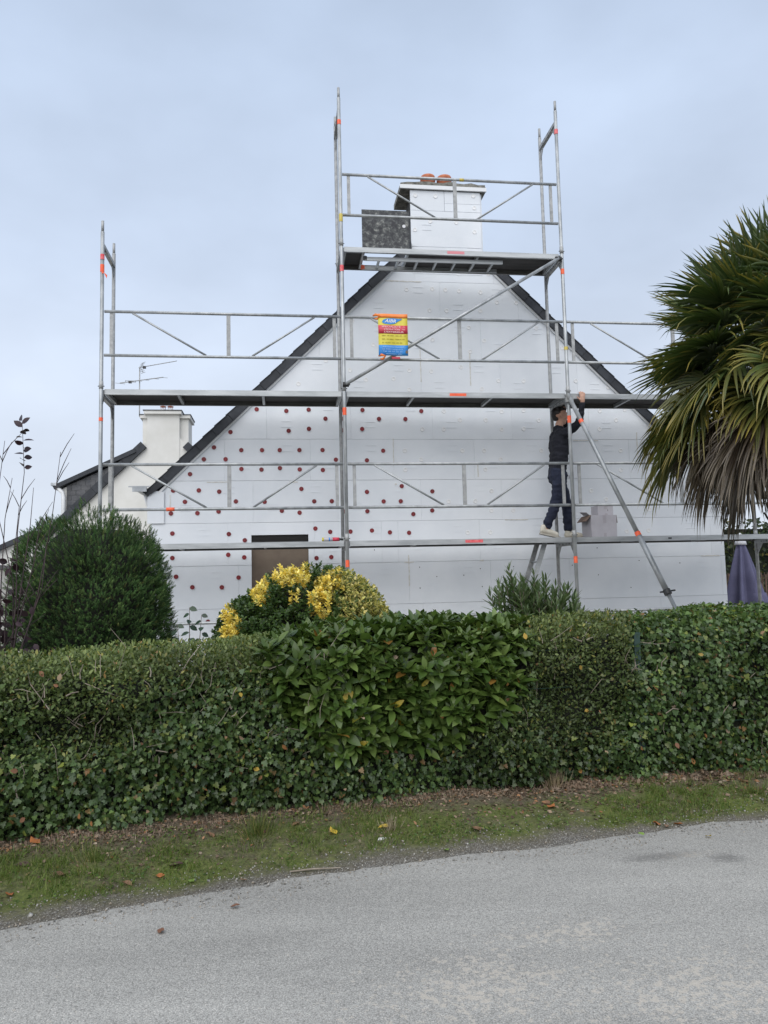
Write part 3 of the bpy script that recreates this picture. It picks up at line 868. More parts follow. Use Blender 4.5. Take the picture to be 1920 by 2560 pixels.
# ------------------------------------------------------------------ the neighbour's house, chimney and dormer
nb = empty('neighbour_house', 'white rendered house with slate roof, dormer and broad chimney behind the gable', 'house', (OX, OY, 0), TH)
NN = 11.0
b = MB(); b.prism([(-4.25, 0), (2.55, 0), (2.55, 2.55), (-.85, 5.86), (-4.25, 2.55)], NN, NN + 9); b.build('wall', 'render_white', nb)
for sg in (-1, 1):
    e_s = -4.5 if sg < 0 else 2.8
    p0 = Vector((e_s, 0, 2.40)); p1 = Vector((-.85, 0, 5.95))
    d = (p1 - p0).normalized(); up = Vector((-d.z, 0, d.x))
    if up.z < 0: up = -up
    b = MB()
    q = [p0, p1, p1 - up * .02 + Vector((0, 0, -.10)), p0 - up * .12]
    b.add([(p.x, n, p.z) for n in (NN + .12, NN + 9.2) for p in q], [(0, 1, 2, 3), (7, 6, 5, 4), (0, 4, 5, 1), (1, 5, 6, 2), (2, 6, 7, 3), (3, 7, 4, 0)])
    ro = b.build('roof_slope', 'slate', nb)
    L = abs((-1.452 if sg < 0 else -.243) - e_s) / abs(d.x)
    for i in range(12):
        a_, b_ = L * i / 12 + .003, L * (i + 1) / 12 - .003
        c = MB()
        q = [p0 + d * a_ + up * .015, p0 + d * b_ + up * .015, p0 + d * b_ - up * .19, p0 + d * a_ - up * .19]
        c.add([(p.x, n, p.z) for n in (NN - .11, NN + .115) for p in q], [(0, 1, 2, 3), (7, 6, 5, 4), (0, 4, 5, 1), (1, 5, 6, 2), (2, 6, 7, 3), (3, 7, 4, 0)])
        c.build('verge_slate', 'slate', ro)
b = MB()
b.box((-1.31, NN - .02, 4.8), (-.47, NN + 1.0, 6.13)); b.box((-1.45, NN + .10, 4.8), (-.245, NN + .9, 6.04))
nch = b.build('chimney', 'render_white', nb)
b = MB(); b.box((-1.39, NN - .12, 6.13), (-.41, NN + 1.1, 6.215)); b.box((-1.51, NN + .02, 6.04), (-.19, NN + 1.0, 6.125)); b.build('cornice', 'render_white', nch)
b = MB(); b.box((-1.41, NN - .14, 6.215), (-.39, NN + 1.12, 6.235)); b.box((-1.53, NN + .0, 6.127), (-1.412, NN + 1.02, 6.145)); b.box((-.388, NN + .0, 6.127), (-.17, NN + 1.02, 6.145)); b.build('lead_capping', 'slate', nch)
for s_ in (-.96, -.765):
    b = MB(); b.lathe([(.07, 6.235), (.072, 6.33), (.065, 6.335)], (s_, NN + .4, 0), 14); po = b.build('chimney_pot', 'terracotta', nch, True)
    b = MB(); b.lathe([(.074, 6.34), (.074, 6.365), (.06, 6.366)], (s_, NN + .4, 0), 14); b.build('pot_band', 'white_pvc', po)
    b = MB()
    for k in range(4):
        a_ = math.pi / 2 * k + .4
        b.tube([(s_ + .06 * math.cos(a_), NN + .4 + .06 * math.sin(a_), 6.36), (s_ + .06 * math.cos(a_), NN + .4 + .06 * math.sin(a_), 6.43)], .007, 5)
    b.lathe([(.085, 6.43), (.085, 6.442), (.02, 6.46)], (s_, NN + .4, 0), 12)
    b.build('pot_cowl', 'terracotta', po)
# dormer on the near slope
dm = MB(); dm.prism([(-3.50, 3.30), (-1.72, 4.98), (-3.50, 4.12)], NN + .02, NN + 2.6); dor = dm.build('dormer', 'render_white', nb)
z = 3.42; r_ = 0
while z < 4.9:                                                # slate-hung cheek, slate by slate
    z1 = z + .135
    s = -3.36 - (.12 if r_ % 2 else 0)
    while s < -1.6:
        poly = [(max(s, -3.36) + .003, z + .002), (s + .237, z + .002), (s + .237, z1 - .002), (max(s, -3.36) + .003, z1 - .002)]
        if poly[1][0] > poly[0][0] + .02:
            poly = clip(poly, lambda p: (4.225 + (p[0] + 3.36) * .462 - .02) - p[1])
            poly = clip(poly, lambda p: p[1] - (3.30 + (p[0] + 3.5) * .972 + .02))
            if len(poly) > 2:
                c = MB(); c.prism(poly, NN - .008 - pr.random() * .006, NN + .018); c.build('slate_tile', 'slate_grey', dor)
        s += .24
    z += .135; r_ += 1
q0, q1 = Vector((-3.66, 0, 4.15)), Vector((-1.60, 0, 5.13))
dd = (q1 - q0).normalized(); du = Vector((-dd.z, 0, dd.x))
b = MB(); q = [q0 - du * .05, q1 - du * .05, q1 + du * .06, q0 + du * .06]
b.add([(p.x, n, p.z) for n in (NN - .14, NN + 2.8) for p in q], [(0, 1, 2, 3), (7, 6, 5, 4), (0, 4, 5, 1), (1, 5, 6, 2), (2, 6, 7, 3), (3, 7, 4, 0)])
b.build('dormer_roof', 'slate', dor)
b = MB(); b.box((-3.72, NN - .16, 4.20), (-3.58, NN + 2.8, 4.275)); b.build('gutter', 'zinc', dor)
b = MB(); b.tube([(-3.62, NN - .08, 4.2), (-3.45, NN - .06, 4.03), (-3.42, NN - .06, 3.9), (-3.42, NN - .06, 2.6)], .05, 10); b.build('downpipe', 'white_pvc', dor, True)

ext = empty('low_white_building', 'low white lean-to with dark roof edge at the far left', 'building', (OX, OY, 0), TH)
b = MB(); b.prism([(-9.0, 0), (-4.0, 0), (-4.0, 2.85), (-9.0, .6)], NN - .6, NN + 4); b.build('wall', 'render_white', ext)
b = MB(); b.prism([(-9.05, .57), (-3.95, 2.87), (-3.95, 3.0), (-9.05, .70)], NN - .75, NN + 4.1); b.build('roof', 'slate', ext)
b = MB(); b.prism([(-8, 0), (-4.55, 0), (-4.55, 2.0), (-8, 1.35)], NN - 1.6, NN - .62); pch = b.build('porch', 'render_white', ext)
b = MB(); b.prism([(-8.1, 1.34), (-4.45, 2.03), (-4.45, 2.12), (-8.1, 1.43)], NN - 1.7, NN - .63); b.build('porch_roof', 'slate_grey', pch)

# television aerial on the neighbour's chimney
an = empty('tv_antenna', 'thin two-boom television aerial rising from the neighbouring chimney', 'antenna', (OX, OY, 0), TH)
AN = NN + .06
b = MB(); b.tube([(-1.40, AN + .1, 5.9), (-1.53, AN, 6.1), (-1.53, AN, 7.44)], .016, 8); b.build('mast', 'steel_dull', an, True)
lo = MB(); lo.tube([(-2.04, AN - .04, 6.99), (-.90, AN - .04, 7.165)], .013, 6); lob = lo.build('lower_boom', 'steel_dull', an)
for t, hl in ((0, .26), (.42, .20), (.58, .2), (.80, .2), (1.0, .2)):
    x, z = -2.04 + 1.14 * t, 6.99 + .175 * t
    b = MB(); b.tube([(x - hl * .75, AN + .04 + .3, z + .10), (x + hl * .75, AN - .34, z - .10)], .007, 5); b.build('dipole', 'steel_dull', lob)
b = MB(); x, z = -1.78, 7.03
b.tube([(x - .16, AN + .2, z + .09), (x - .16, AN + .22, z + .055), (x + .2, AN - .28, z - .075), (x + .2, AN - .3, z - .045), (x - .16, AN + .2, z + .09)], .008, 5, False); b.build('folded_dipole', 'steel_dull', lob)
b = MB(); b.box((x - .03, AN - .07, z - .04), (x + .05, AN - .01, z + .01)); b.build('junction_box', 'black_iron', lob)
b = MB(); b.tube([(-1.55, AN - .04, 7.42), (-.55, AN - .04, 7.62)], .011, 6); ub = b.build('upper_boom', 'steel_dull', an)
for i in range(9):
    t = .22 + .78 * i / 8
    x, z = -1.55 + t, 7.42 + .2 * t
    b = MB(); b.tube([(x - .02, AN + .06, z + .025), (x + .02, AN - .14, z - .02)], .006, 5); b.build('dipole', 'steel_dull', ub)
b = MB(); b.box((-1.44, AN - .09, 7.40), (-1.36, AN - .01, 7.455)); b.build('junction_box', 'black_iron', ub)
for sg in (1, -1):
    b = MB()
    b.tube([(-1.50, AN - .04, 7.42), (-1.43, AN - .04, 7.42 + .14 * sg)], .009, 5)
    for k in (.4, .7, 1.0):
        x, z = -1.50 + .07 * k, 7.42 + .14 * sg * k
        b.tube([(x - .08, AN + .1, z + .02), (x + .08, AN - .18, z - .02)], .006, 5)
    b.build('reflector', 'steel_dull', ub)

# ------------------------------------------------------------------ scaffold
sc = empty('scaffold', 'galvanised steel scaffold with three decks standing against the white gable', 'scaffold', (OX, OY, 0), TH)
BAY = 3.07
D1, D2, D3 = 2.063, 4.036, 6.015
BK = .66
PR = .0242
def frame(s, lifts, tapes):
    """one upright frame: front and back tubes, a transom with gussets at the head of each lift"""
    o = MB(); o.tube([(s, 0, .02), (s, 0, lifts[-1] + .10)], PR, 12); f_ = o.build('front_upright', 'steel', None, True)
    f_.parent = sc
    f_.name = 'upright'
    g_ = MB(); g_.tube([(s, BK, .02), (s, BK, lifts[-1] + .10)], PR, 12); bu = g_.build('upright', 'steel_dull', sc, True)
    for u_, n in ((f_, 0), (bu, BK)):
        b = MB(); b.tube([(s, n, lifts[-1] + .09), (s, n, lifts[-1] + .245)], .0185, 10); b.build('spigot', 'steel_dull', u_, True)
        b = MB(); b.box((s - .075, n - .075, .0), (s + .075, n + .075, .012)); b.tube([(s, n, .01), (s, n, .3)], .017, 8); b.build('base_jack', 'steel_dull', u_)
        for z in lifts[:-1]:                       # joint collars
            b = MB(); b.tube([(s, n, z - .005), (s, n, z + .09)], .0275, 12); b.build('joint_collar', 'steel_dull', u_, True)
            b = MB(); b.tube([(s - .04, n, z + .03), (s + .04, n, z + .03)], .006, 6); b.build('locking_pin', 'black_iron', u_)
    for z in lifts:
        b = MB()
        zt = z - .08
        b.bar((s, .02, zt), (s, BK - .02, zt), .048, .05)
        tr = b.build('transom', 'steel_dull', sc)
        for n, dn in ((.024, 1), (BK - .024, -1)):
            c = MB(); c.prism([(0, 0), (0, -.16), (.13, 0)], -.004, .004)
            c.v = [(s + y, n + dn * x, zt - .024 + z_) for x, y, z_ in c.v]
            c.build('gusset', 'steel_dull', tr)
        c = MB()
        for i in range(4):
            c.lathe([(.009, -.026), (.009, -.0245)], (0, 0, 0), 8)
            c.v[-16:] = [(s + h_, .14 + .12 * i + x, zt + y) for x, y, h_ in c.v[-16:]]
        c.build('wedge_hole', 'dark_gap', tr)
    for z, h_, m_ in tapes:
        b = MB(); b.tube([(s, 0, z - h_ / 2), (s, 0, z + h_ / 2)], PR + .0022, 12, False); b.build('warning_tape', m_, f_, True)
    return f_
f0 = frame(0, [D1, D2, D2 + 1.95], [(5.75, .07, 'tape_red'), (5.60, .10, 'tape_orange'), (3.64, .045, 'tape_orange')])
f1 = frame(BAY, [D1, D2, D3, 8.0], [(7.75, .065, 'tape_orange'), (6.40, .11, 'tape_yellow'), (5.70, .085, 'tape_red'), (3.76, .10, 'tape_orange'), (1.77, .09, 'tape_orange')])
f2 = frame(2 * BAY, [D1, D2, D3, 8.0], [(7.79, .07, 'tape_red'), (5.75, .075, 'tape_orange'), (3.67, .10, 'tape_orange'), (1.76, .09, 'tape_orange'), (4.66, .045, 'tape_yellow')])
f3 = frame(3 * BAY, [D1, D2, D2 + 1.95], [(3.67, .10, 'tape_orange'), (1.76, .09, 'tape_orange')])
b = MB(); b.add([(.0, -.03, 5.56), (.07, -.035, 5.50), (.06, -.03, 5.46), (.03, -.036, 5.53), (0, -.03, 5.52)], [(0, 1, 2, 3, 4)])
b.add([(.0, -.028, 5.56), (.07, -.033, 5.50), (.06, -.028, 5.46), (.03, -.034, 5.53), (0, -.028, 5.52)], [(4, 3, 2, 1, 0)]); b.build('tape_tail', 'tape_orange', f0)

def guardrail(bay, z, stub=True):
    a_, e_ = bay * BAY + .03, (bay + 1) * BAY - .03
    n = .012
    zt, zb = z + 1.005, z + .434
    o = MB(); o.tube([(a_, n, zt), (e_, n, zt)], .0195, 10); g_ = o.build('guardrail', 'steel', sc, True)
    b = MB(); b.tube([(a_, n, zb), (e_, n, zb)], .0195, 10); b.build('lower_rail', 'steel', g_, True)
    L = e_ - a_
    b = MB(); b.bar((a_ + L * .515, n, zb + .019), (a_ + L * .515, n, zt - .019), .05, .018, (0, 1, 0)); b.build('strut', 'steel_dull', g_)
    for t in (.028, .972):
        b = MB(); b.bar((a_ + L * t, n + .01, zb + .019), (a_ + L * t, n + .01, zt - .019), .042, .016, (0, 1, 0)); b.build('end_strut', 'steel_dull', g_)
    for t0, t1 in ((.115, .42), (.885, .615)):
        b = MB(); b.tube([(a_ + L * t0, n, zt - .017), (a_ + L * t1, n, zb + .017)], .0135, 8); b.build('diagonal', 'steel', g_, True)
    return g_
rails = {}
for bay in range(3):
    for z in (.06, D1, D2):
        rails[(bay, z)] = guardrail(bay, z)
rails[(1, D3)] = guardrail(1, D3)
b = MB(); b.tube([(.80, .012, D1 + .434), (.90, .012, D1 + .434)], .024, 10); b.build('warning_tape', 'tape_orange', rails[(0, D1)], True)
b = MB(); b.tube([(4.72, .012, D3 + 1.005), (4.78, .012, D3 + 1.005)], .0215, 10); b.build('warning_tape', 'tape_yellow', rails[(1, D3)], True)

def deck(bay, z, sticker=None, hatch=False):
    a_, e_ = bay * BAY + .035, (bay + 1) * BAY - .035
    n0, n1 = .026, BK - .026
    h_ = .068
    o = MB(); o.box((a_, n0, z - h_), (e_, n0 + .035, z)); d_ = o.build('deck', 'alu', sc)
    b = MB(); b.box((a_, n1 - .035, z - h_), (e_, n1, z)); b.build('side_beam', 'beam_shaded', d_)
    for s0, s1 in ((a_, a_ + .035), (e_ - .035, e_)):
        b = MB(); b.box((s0, n0 + .036, z - h_ + .003), (s1, n1 - .036, z - .003)); b.build('end_beam', 'alu', d_)
    holes = (a_ + .27, a_ + .27 + .62) if hatch else None
    cross = [a_ + (e_ - a_) * t for t in ((.30, .66) if not hatch else (.09, .293, .62))]
    for x in cross:
        b = MB(); b.box((x - .016, n0 + .036, z - h_ + .006), (x + .016, n1 - .036, z - .016)); b.build('cross_bar', 'alu', d_)
    spans = [(a_ + .036, e_ - .036)] if not hatch else [(a_ + .036, holes[0]), (holes[1], e_ - .036)]
    for s0, s1 in spans:
        b = MB(); b.box((s0, n0 + .036, z - .014), (s1, n1 - .036, z - .002)); b.build('plywood', 'ply', d_)
    # hooks over the transoms
    for s0, s1 in ((a_ - .03, a_ + .0), (e_, e_ + .03)):
        for n in (n0 + .05, n1 - .05):
            b = MB(); b.box((s0, n - .02, z - .052), (s1, n + .02, z - .004)); b.build('claw', 'steel_dull', d_)
    if sticker:
        s0, s1, m_ = sticker
        b = MB(); b.box((s0, n0 - .002, z - .050), (s1, n0 - .0002, z - .012)); b.build('sticker', m_, d_)
    return d_
d_b0 = deck(0, D1)
d_b1 = deck(1, D1, (4.64, 4.88, 'tape_red'))
d_b2 = deck(2, D1)
d_m0 = deck(0, D2)
d_m1 = deck(1, D2, (4.49, 4.72, 'tape_orange'))
d_m2 = deck(2, D2)
d_t = deck(1, D3, (4.52, 4.76, 'pink'), hatch=True)
b = MB(); b.box((7.49, .0245, D1 - .045), (7.54, .0257, D1 - .025)); b.build('sticker', 'black_iron', d_b2)
# the hatch of the top deck stands open; its ladder is folded up below
hs = BAY + .035 + .27
b = MB(); b.box((hs, .20, D3 + .005), (hs + .655, .214, D3 + .62)); ha = b.build('hatch', 'hatch', d_t)
b = MB(); b.lathe([(.024, .1985), (.024, .1997)], (hs + .585, 0, D3 + .40), 16, 'y'); b.build('finger_hole', 'white_paint', ha)
b = MB(); b.box((hs, .197, D3 + .005), (hs + .655, .1995, D3 + .014)); b.build('hinge', 'alu', ha)
ls0, ls1 = hs + .02, hs + 1.95
lz = D3 - .115
lad = MB(); lad.bar((ls0, .13, lz), (ls1, .13, lz + .01), .025, .05); la = lad.build('folding_ladder', 'alu', d_t)
b = MB(); b.bar((ls0, .43, lz), (ls1, .43, lz + .01), .025, .05); b.build('stile', 'alu', la)
for i in range(7):
    x = ls0 + .2 + .265 * i
    b = MB(); b.bar((x, .14, lz + .002), (x, .42, lz + .002), .03, .03); b.build('rung', 'alu', la)
for n in (.13, .43):
    b = MB(); b.box((ls0 - .02, n - .014, lz - .02), (ls0 + .03, n + .014, lz + .035)); b.build('ladder_foot', 'tape_orange' if n > .3 else 'black_iron', la)
    b = MB(); b.tube([(ls0 + .005, n, lz + .02), (ls0 + .005, n, D3 - .066)], .006, 6); b.build('hanger', 'steel_dull', la)

# bay diagonal and the outrigger prop
b = MB(); b.tube([(3.09, -.045, 4.115), (6.075, -.045, 5.92)], .0225, 10); dg = b.build('diagonal_brace', 'steel', sc, True)
for s_, z_ in ((3.09, 4.115), (6.075, 5.92)):
    b = MB(); b.tube([(s_ - .04, -.03, z_), (s_ + .04, -.03, z_)], .034, 10); b.box((s_ - .03, -.06, z_ - .012), (s_ + .055, -.02, z_ + .004)); b.build('coupler', 'black_iron', dg)
pt = Vector((6.14, -.05, 3.95)); pb = Vector((6.975, -1.99, .05))
pd = (pb - pt)
b = MB(); b.tube([pt, pt + pd * .50], .0285, 12); prop = b.build('outrigger_prop', 'steel', sc, True)
b = MB(); b.tube([pt + pd * .49, pt + pd * .672], .0335, 12); b.build('outer_tube', 'steel', prop, True)
b = MB(); b.tube([pt + pd * .66, pb], .023, 10); b.build('inner_tube', 'steel', prop, True)
ub_ = pd.normalized()
b = MB(); c0 = pt + pd * .672
b.tube([c0 - ub_ * .03, c0 + ub_ * .03], .045, 12); b.tube([c0 + Vector((-.09, 0, .0)), c0 + Vector((.10, 0, .02))], .010, 6); b.build('collar_nut', 'black_iron', prop)
for t, m_ in ((.085, 'tape_orange'), (.485, 'tape_orange')):
    b = MB(); b.tube([pt + pd * t, pt + pd * (t + .012)], .0355 if t > .4 else .0305, 12, False); b.build('warning_tape', m_, prop, True)
b = MB(); b.tube([pt + Vector((-.05, 0, .06)), pt + Vector((.0, 0, -.02))], .03, 10); b.box((6.085, -.06, 3.90), (6.19, -.01, 3.985)); b.build('coupler', 'steel_dull', prop)
b = MB(); b.box((6.90, -2.06, .0), (7.05, -1.92, .02)); b.lathe([(.03, .02), (.03, .06)], (6.975, -1.99, 0), 10); b.build('foot_plate', 'steel_dull', prop)

# ------------------------------------------------------------------ things on and by the scaffold
def text_mesh(body, size, shear=0.0, bold=0.0):
    cu = bpy.data.curves.new('text', 'FONT')
    cu.body = body; cu.size = size; cu.shear = shear; cu.offset = bold
    cu.align_x = 'CENTER'; cu.align_y = 'CENTER'; cu.resolution_u = 2
    o = bpy.data.objects.new('text', cu); COL.objects.link(o)
    me_ = bpy.data.meshes.new_from_object(o.evaluated_get(bpy.context.evaluated_depsgraph_get()))
    bpy.data.objects.remove(o)
    return me_

sign = empty('banner', 'small yellow, red and blue contractor banner tied to the scaffold rails', 'banner', F(3.72, -.085, 4.485), TH)
SW, SH = .392, .555
def sgn(x, z):                      # the sheet bellies a little between its ties
    return -.012 * math.sin(math.pi * (z / SH)) - .006 * math.sin(2.2 * math.pi * (x / SW + .5)) - .03
def sheet(name, x0, x1, z0, z1, off, m_, th=.0015):
    b = MB(); nxx, nzz = 8, max(2, int((z1 - z0) / .04))
    vs = []
    for side in (0, 1):
        for j in range(nzz + 1):
            for i in range(nxx + 1):
                x, z_ = x0 + (x1 - x0) * i / nxx, z0 + (z1 - z0) * j / nzz
                vs.append((x, sgn(x, z_) - off + side * th, z_))
    w_ = nxx + 1; tot = w_ * (nzz + 1)
    fs = []
    for j in range(nzz):
        for i in range(nxx):
            q = j * w_ + i
            fs += [(q, q + 1, q + w_ + 1, q + w_), (tot + q, tot + q + w_, tot + q + w_ + 1, tot + q + 1)]
    for j in range(nzz):
        for i in (0, nxx):
            q = j * w_ + i; fs.append((q, q + w_, tot + q + w_, tot + q))
    for i in range(nxx):
        for j in (0, nzz):
            q = j * w_ + i; fs.append((q, q + 1, tot + q + 1, tot + q))
    b.add(vs, fs)
    return b.build(name, m_, sign, True)
hw = SW / 2
sheet('yellow_field', -hw, hw, 0, .555, 0, 's_yellow')
sheet('orange_header', -hw - .003, hw + .003, .508, .563, .003, 's_orange')
sheet('red_band', -hw + .001, hw - .001, .292, .405, .003, 's_red')
sheet('blue_band', -hw + .001, hw - .001, .001, .138, .003, 's_blue')
b = MB()
sw_ = [(-.145, .452), (-.13, .478), (-.08, .496), (.0, .503), (.08, .498), (.125, .500), (.118, .487), (.07, .462), (.03, .432), (-.03, .420), (-.10, .424), (-.135, .436)]
b.prism([(x, z_) for x, z_ in sw_], -.002, .0)
b.v = [(x, sgn(x, z_) - .0035 + y, z_) for x, y, z_ in b.v]
b.build('blue_swoosh', 's_blue', sign)
def sign_text(body, x, z_, size, m_, shear=0, wid=None, bold=0):
    me_ = text_mesh(body, size, shear, bold)
    xs_ = [v.co.x for v in me_.vertices]
    kx = wid / (max(xs_) - min(xs_)) if wid else 1
    for v in me_.vertices:
        px, pz = x + v.co.x * kx, z_ + v.co.y
        v.co = (px, sgn(px, pz) - .0075, pz)
    return link('lettering', me_, m_, sign)
sign_text('AIBR', -.035, .462, .062, 'white_paint', .35, .155, .0008)
sign_text('SPECIALISTE', -.025, .384, .031, 's_pink', 0, .255, .0006); sign_text('DE', .145, .382, .022, 's_pink')
sign_text("L'ISOLATION", -.015, .349, .031, 's_pink', 0, .21, .0006); sign_text('PAR', .14, .347, .022, 's_pink')
sign_text("L'EXTERIEUR", .01, .313, .031, 's_pink', 0, .26, .0006)
for j, z_ in enumerate((.262, .215, .168)):
    x = -.15
    while x < .14:
        l_ = pr.uniform(.02, .05)
        b = MB(); b.box((x, -.002, z_), (x + l_, 0, z_ + .009)); b.v = [(a_, sgn(a_, c_) - .0035 + d_, c_) for a_, d_, c_ in b.v]
        b.build('faded_print', 's_faint', sign); x += l_ + pr.uniform(.008, .03)
sign_text('Rue Noline Charentel', 0, .114, .026, 's_pale', 0, .28)
sign_text('22 000 Langueux', -.01, .083, .026, 's_pale', 0, .28)
sign_text('Tel. 06 47 10 22', -.01, .052, .026, 's_pale', 0, .26)
sign_text('isolation aibr', .01, .022, .024, 's_pale', 0, .22)
for x, z_, nm in ((-.225, .525, 'tie'), (-.16, -.015, 'tie')):
    b = MB(); b.tube([(x - .03, .0, z_ + .02), (x, -.03, z_ + .025), (x + .05, -.042, z_ + .005), (x + .02, -.025, z_ - .03), (x - .01, .0, z_ - .02)], [.012, .02, .014, .016, .01], 6); b.build(nm, 's_orange', sign, True)
b = MB(); b.lathe([(.018, -.001), (.018, .001)], (0, 0, 0), 12, 'y'); b.v = [(x + .178, y + sgn(.178, .05) - .006, z_ * 1.3 + .05) for x, y, z_ in b.v]; b.build('worn_corner', 'board_brown', sign)
b = MB(); b.box((-.02, -.02, -.036), (.09, .012, -.012)); b.build('red_strap', 's_red', sign)

# cardboard boxes on the lower deck
def carton(name, s0, s1, n0, n1, z0, z1, label, flaps=True):
    r_ = empty(name, label, 'box', F((s0 + s1) / 2, (n0 + n1) / 2, z0), TH + R(2), 'cardboard boxes on the scaffold')
    w, d, h_ = (s1 - s0) / 2, (n1 - n0) / 2, z1 - z0
    b = MB(); b.prism([(-w, 0), (w, 0), (w * 1.01, h_ * .5), (w, h_), (-w, h_), (-w * 1.012, h_ * .5)], -d, d); b.build('carton', 'card', r_)
    b = MB(); b.box((.06 * w - .025, -d - .0015, h_ * .64), (.06 * w + .025, -d - .0003, h_ - .001)); b.build('packing_tape', 'card_dark', r_)
    b = MB(); b.box((.06 * w - .02, -d - .0015, .002), (.06 * w + .02, -d - .0003, h_ * .2)); b.build('packing_tape', 'card_dark', r_)
    if flaps:
        b = MB(); b.bar((-w, 0, h_), (-w - .075, 0, h_ - .085), d * 2 * .98, .006, (.7, 0, .7)); b.build('flap', 'card_in', r_)
        b = MB(); b.bar((-w + .002, -.02, h_ + .002), (-w - .06, -.03, h_ + .05), d * 1.2, .005, (.7, 0, .7)); b.build('flap', 'card', r_)
        b = MB(); b.bar((w + .003, 0, h_ - .002), (w + .014, 0, h_ - .11), d * 2 * .98, .006, (1, 0, 0)); b.build('flap', 'card_in', r_)
    else:
        b = MB(); b.box((.03, -d - .0014, h_ * .42), (.036, -d - .0004, h_ * .60)); b.build('print_mark', 'black_iron', r_)
    return r_
carton('cardboard_box', 6.49, 6.865, .27, .58, D1, 2.378, 'larger pale cardboard box with loose flaps standing on the scaffold deck')
carton('cardboard_box', 6.625, 6.85, .33, .55, 2.379, 2.515, 'small closed cardboard box sitting on top of the larger box', False)

# sealant cartridge lying by the middle upright
tb = empty('sealant_tube', 'red and white sealant tube lying on the lower deck by the middle upright', 'sealant tube', F(2.89, .10, D1), TH)
b = MB(); b.tube([(-.135, 0, .027), (.0, 0, .027)], .0255, 14); b.build('label_sleeve', 'card', tb, True)
b = MB(); b.tube([(.0, 0, .027), (.085, 0, .027)], .0257, 14); b.build('red_sleeve', 's_red', tb, True)
b = MB(); b.tube([(.085, 0, .027), (.095, 0, .027), (.10, 0, .027), (.14, 0, .026)], [.025, .018, .014, .012], 12); b.build('nozzle', 'black_iron', tb, True)
b = MB(); b.tube([(-.05, 0, .027), (-.035, 0, .027)], .0262, 14, False); b.build('blue_stripe', 's_blue', tb, True)
b = MB(); b.tube([(-.136, 0, .027), (-.115, 0, .027)], .0262, 14); b.build('end_cap', 's_yellow', tb, True)

# leaning ladder under the lower deck
ld = empty('ladder', 'aluminium ladder leaning up to the lower scaffold deck behind the oleander', 'ladder', F(5.1, .3, 0), TH)
lt, lb_ = Vector((.70, 0, D1 - .055)), Vector((0.0, 0, .02))
for n, m_ in ((-.08, 'alu'), (.24, 'steel_dull')):
    b = MB(); b.bar(lb_ + Vector((0, n, 0)), lt + Vector((0, n, 0)), .025, .062, (1, 0, 0)); b.build('stile', m_, ld)
for i in range(7):
    p = lb_ + (lt - lb_) * (.1 + .128 * i)
    b = MB(); b.tube([p + Vector((0, -.07, 0)), p + Vector((0, .23, 0))], .014, 8); b.build('rung', 'alu', ld, True)

# ------------------------------------------------------------------ worker on the lower deck
def fused(name, tubes, m_, parent, voxel=.012, smooth=6, wrinkle=0.0):
    """several tapered lofts fused into one continuous skin"""
    mb = MB()
    for pts, rads in tubes:
        pts = [Vector(p) for p in pts]
        d0 = (pts[0] - pts[1]).normalized(); d1 = (pts[-1] - pts[-2]).normalized()
        P = [pts[0] + d0 * rads[0] * .75, pts[0] + d0 * rads[0] * .45] + pts + [pts[-1] + d1 * rads[-1] * .45, pts[-1] + d1 * rads[-1] * .75]
        Rr = [rads[0] * .55, rads[0] * .87] + list(rads) + [rads[-1] * .87, rads[-1] * .55]
        mb.tube(P, Rr, 14)
    me_ = mb.mesh(name)
    o = bpy.data.objects.new(name, me_); COL.objects.link(o)
    md = o.modifiers.new('r', 'REMESH'); md.mode = 'VOXEL'; md.voxel_size = voxel
    sm = o.modifiers.new('s', 'SMOOTH'); sm.iterations = smooth; sm.factor = .5
    me2 = bpy.data.meshes.new_from_object(o.evaluated_get(bpy.context.evaluated_depsgraph_get()))
    bpy.data.objects.remove(o)
    if wrinkle:
        co = np.empty(len(me2.vertices) * 3); me2.vertices.foreach_get('co', co); co = co.reshape(-1, 3)
        no = np.empty(len(me2.vertices) * 3); me2.vertices.foreach_get('normal', no); no = no.reshape(-1, 3)
        w = (vnoise(co * np.array([1, 1, 2.2]), 13) - .5) + .5 * (vnoise(co * np.array([1, 1, 1.6]), 30) - .5)
        co = co + no * (w * wrinkle)[:, None]
        me2.vertices.foreach_set('co', co.ravel())
    me2.shade_smooth()
    me2.materials.clear()
    return link(name, me2, m_, parent)

def flat_tube(pts, rx, ry):
    """helper: two side-by-side chains so that a trunk is wider (y) than deep (x)"""
    out = []
    for sgn_ in (-1, 0, 1):
        out.append(([(p[0], p[1] + sgn_ * (ry[i] - rx[i]), p[2]) for i, p in enumerate(pts)], rx))
    return out

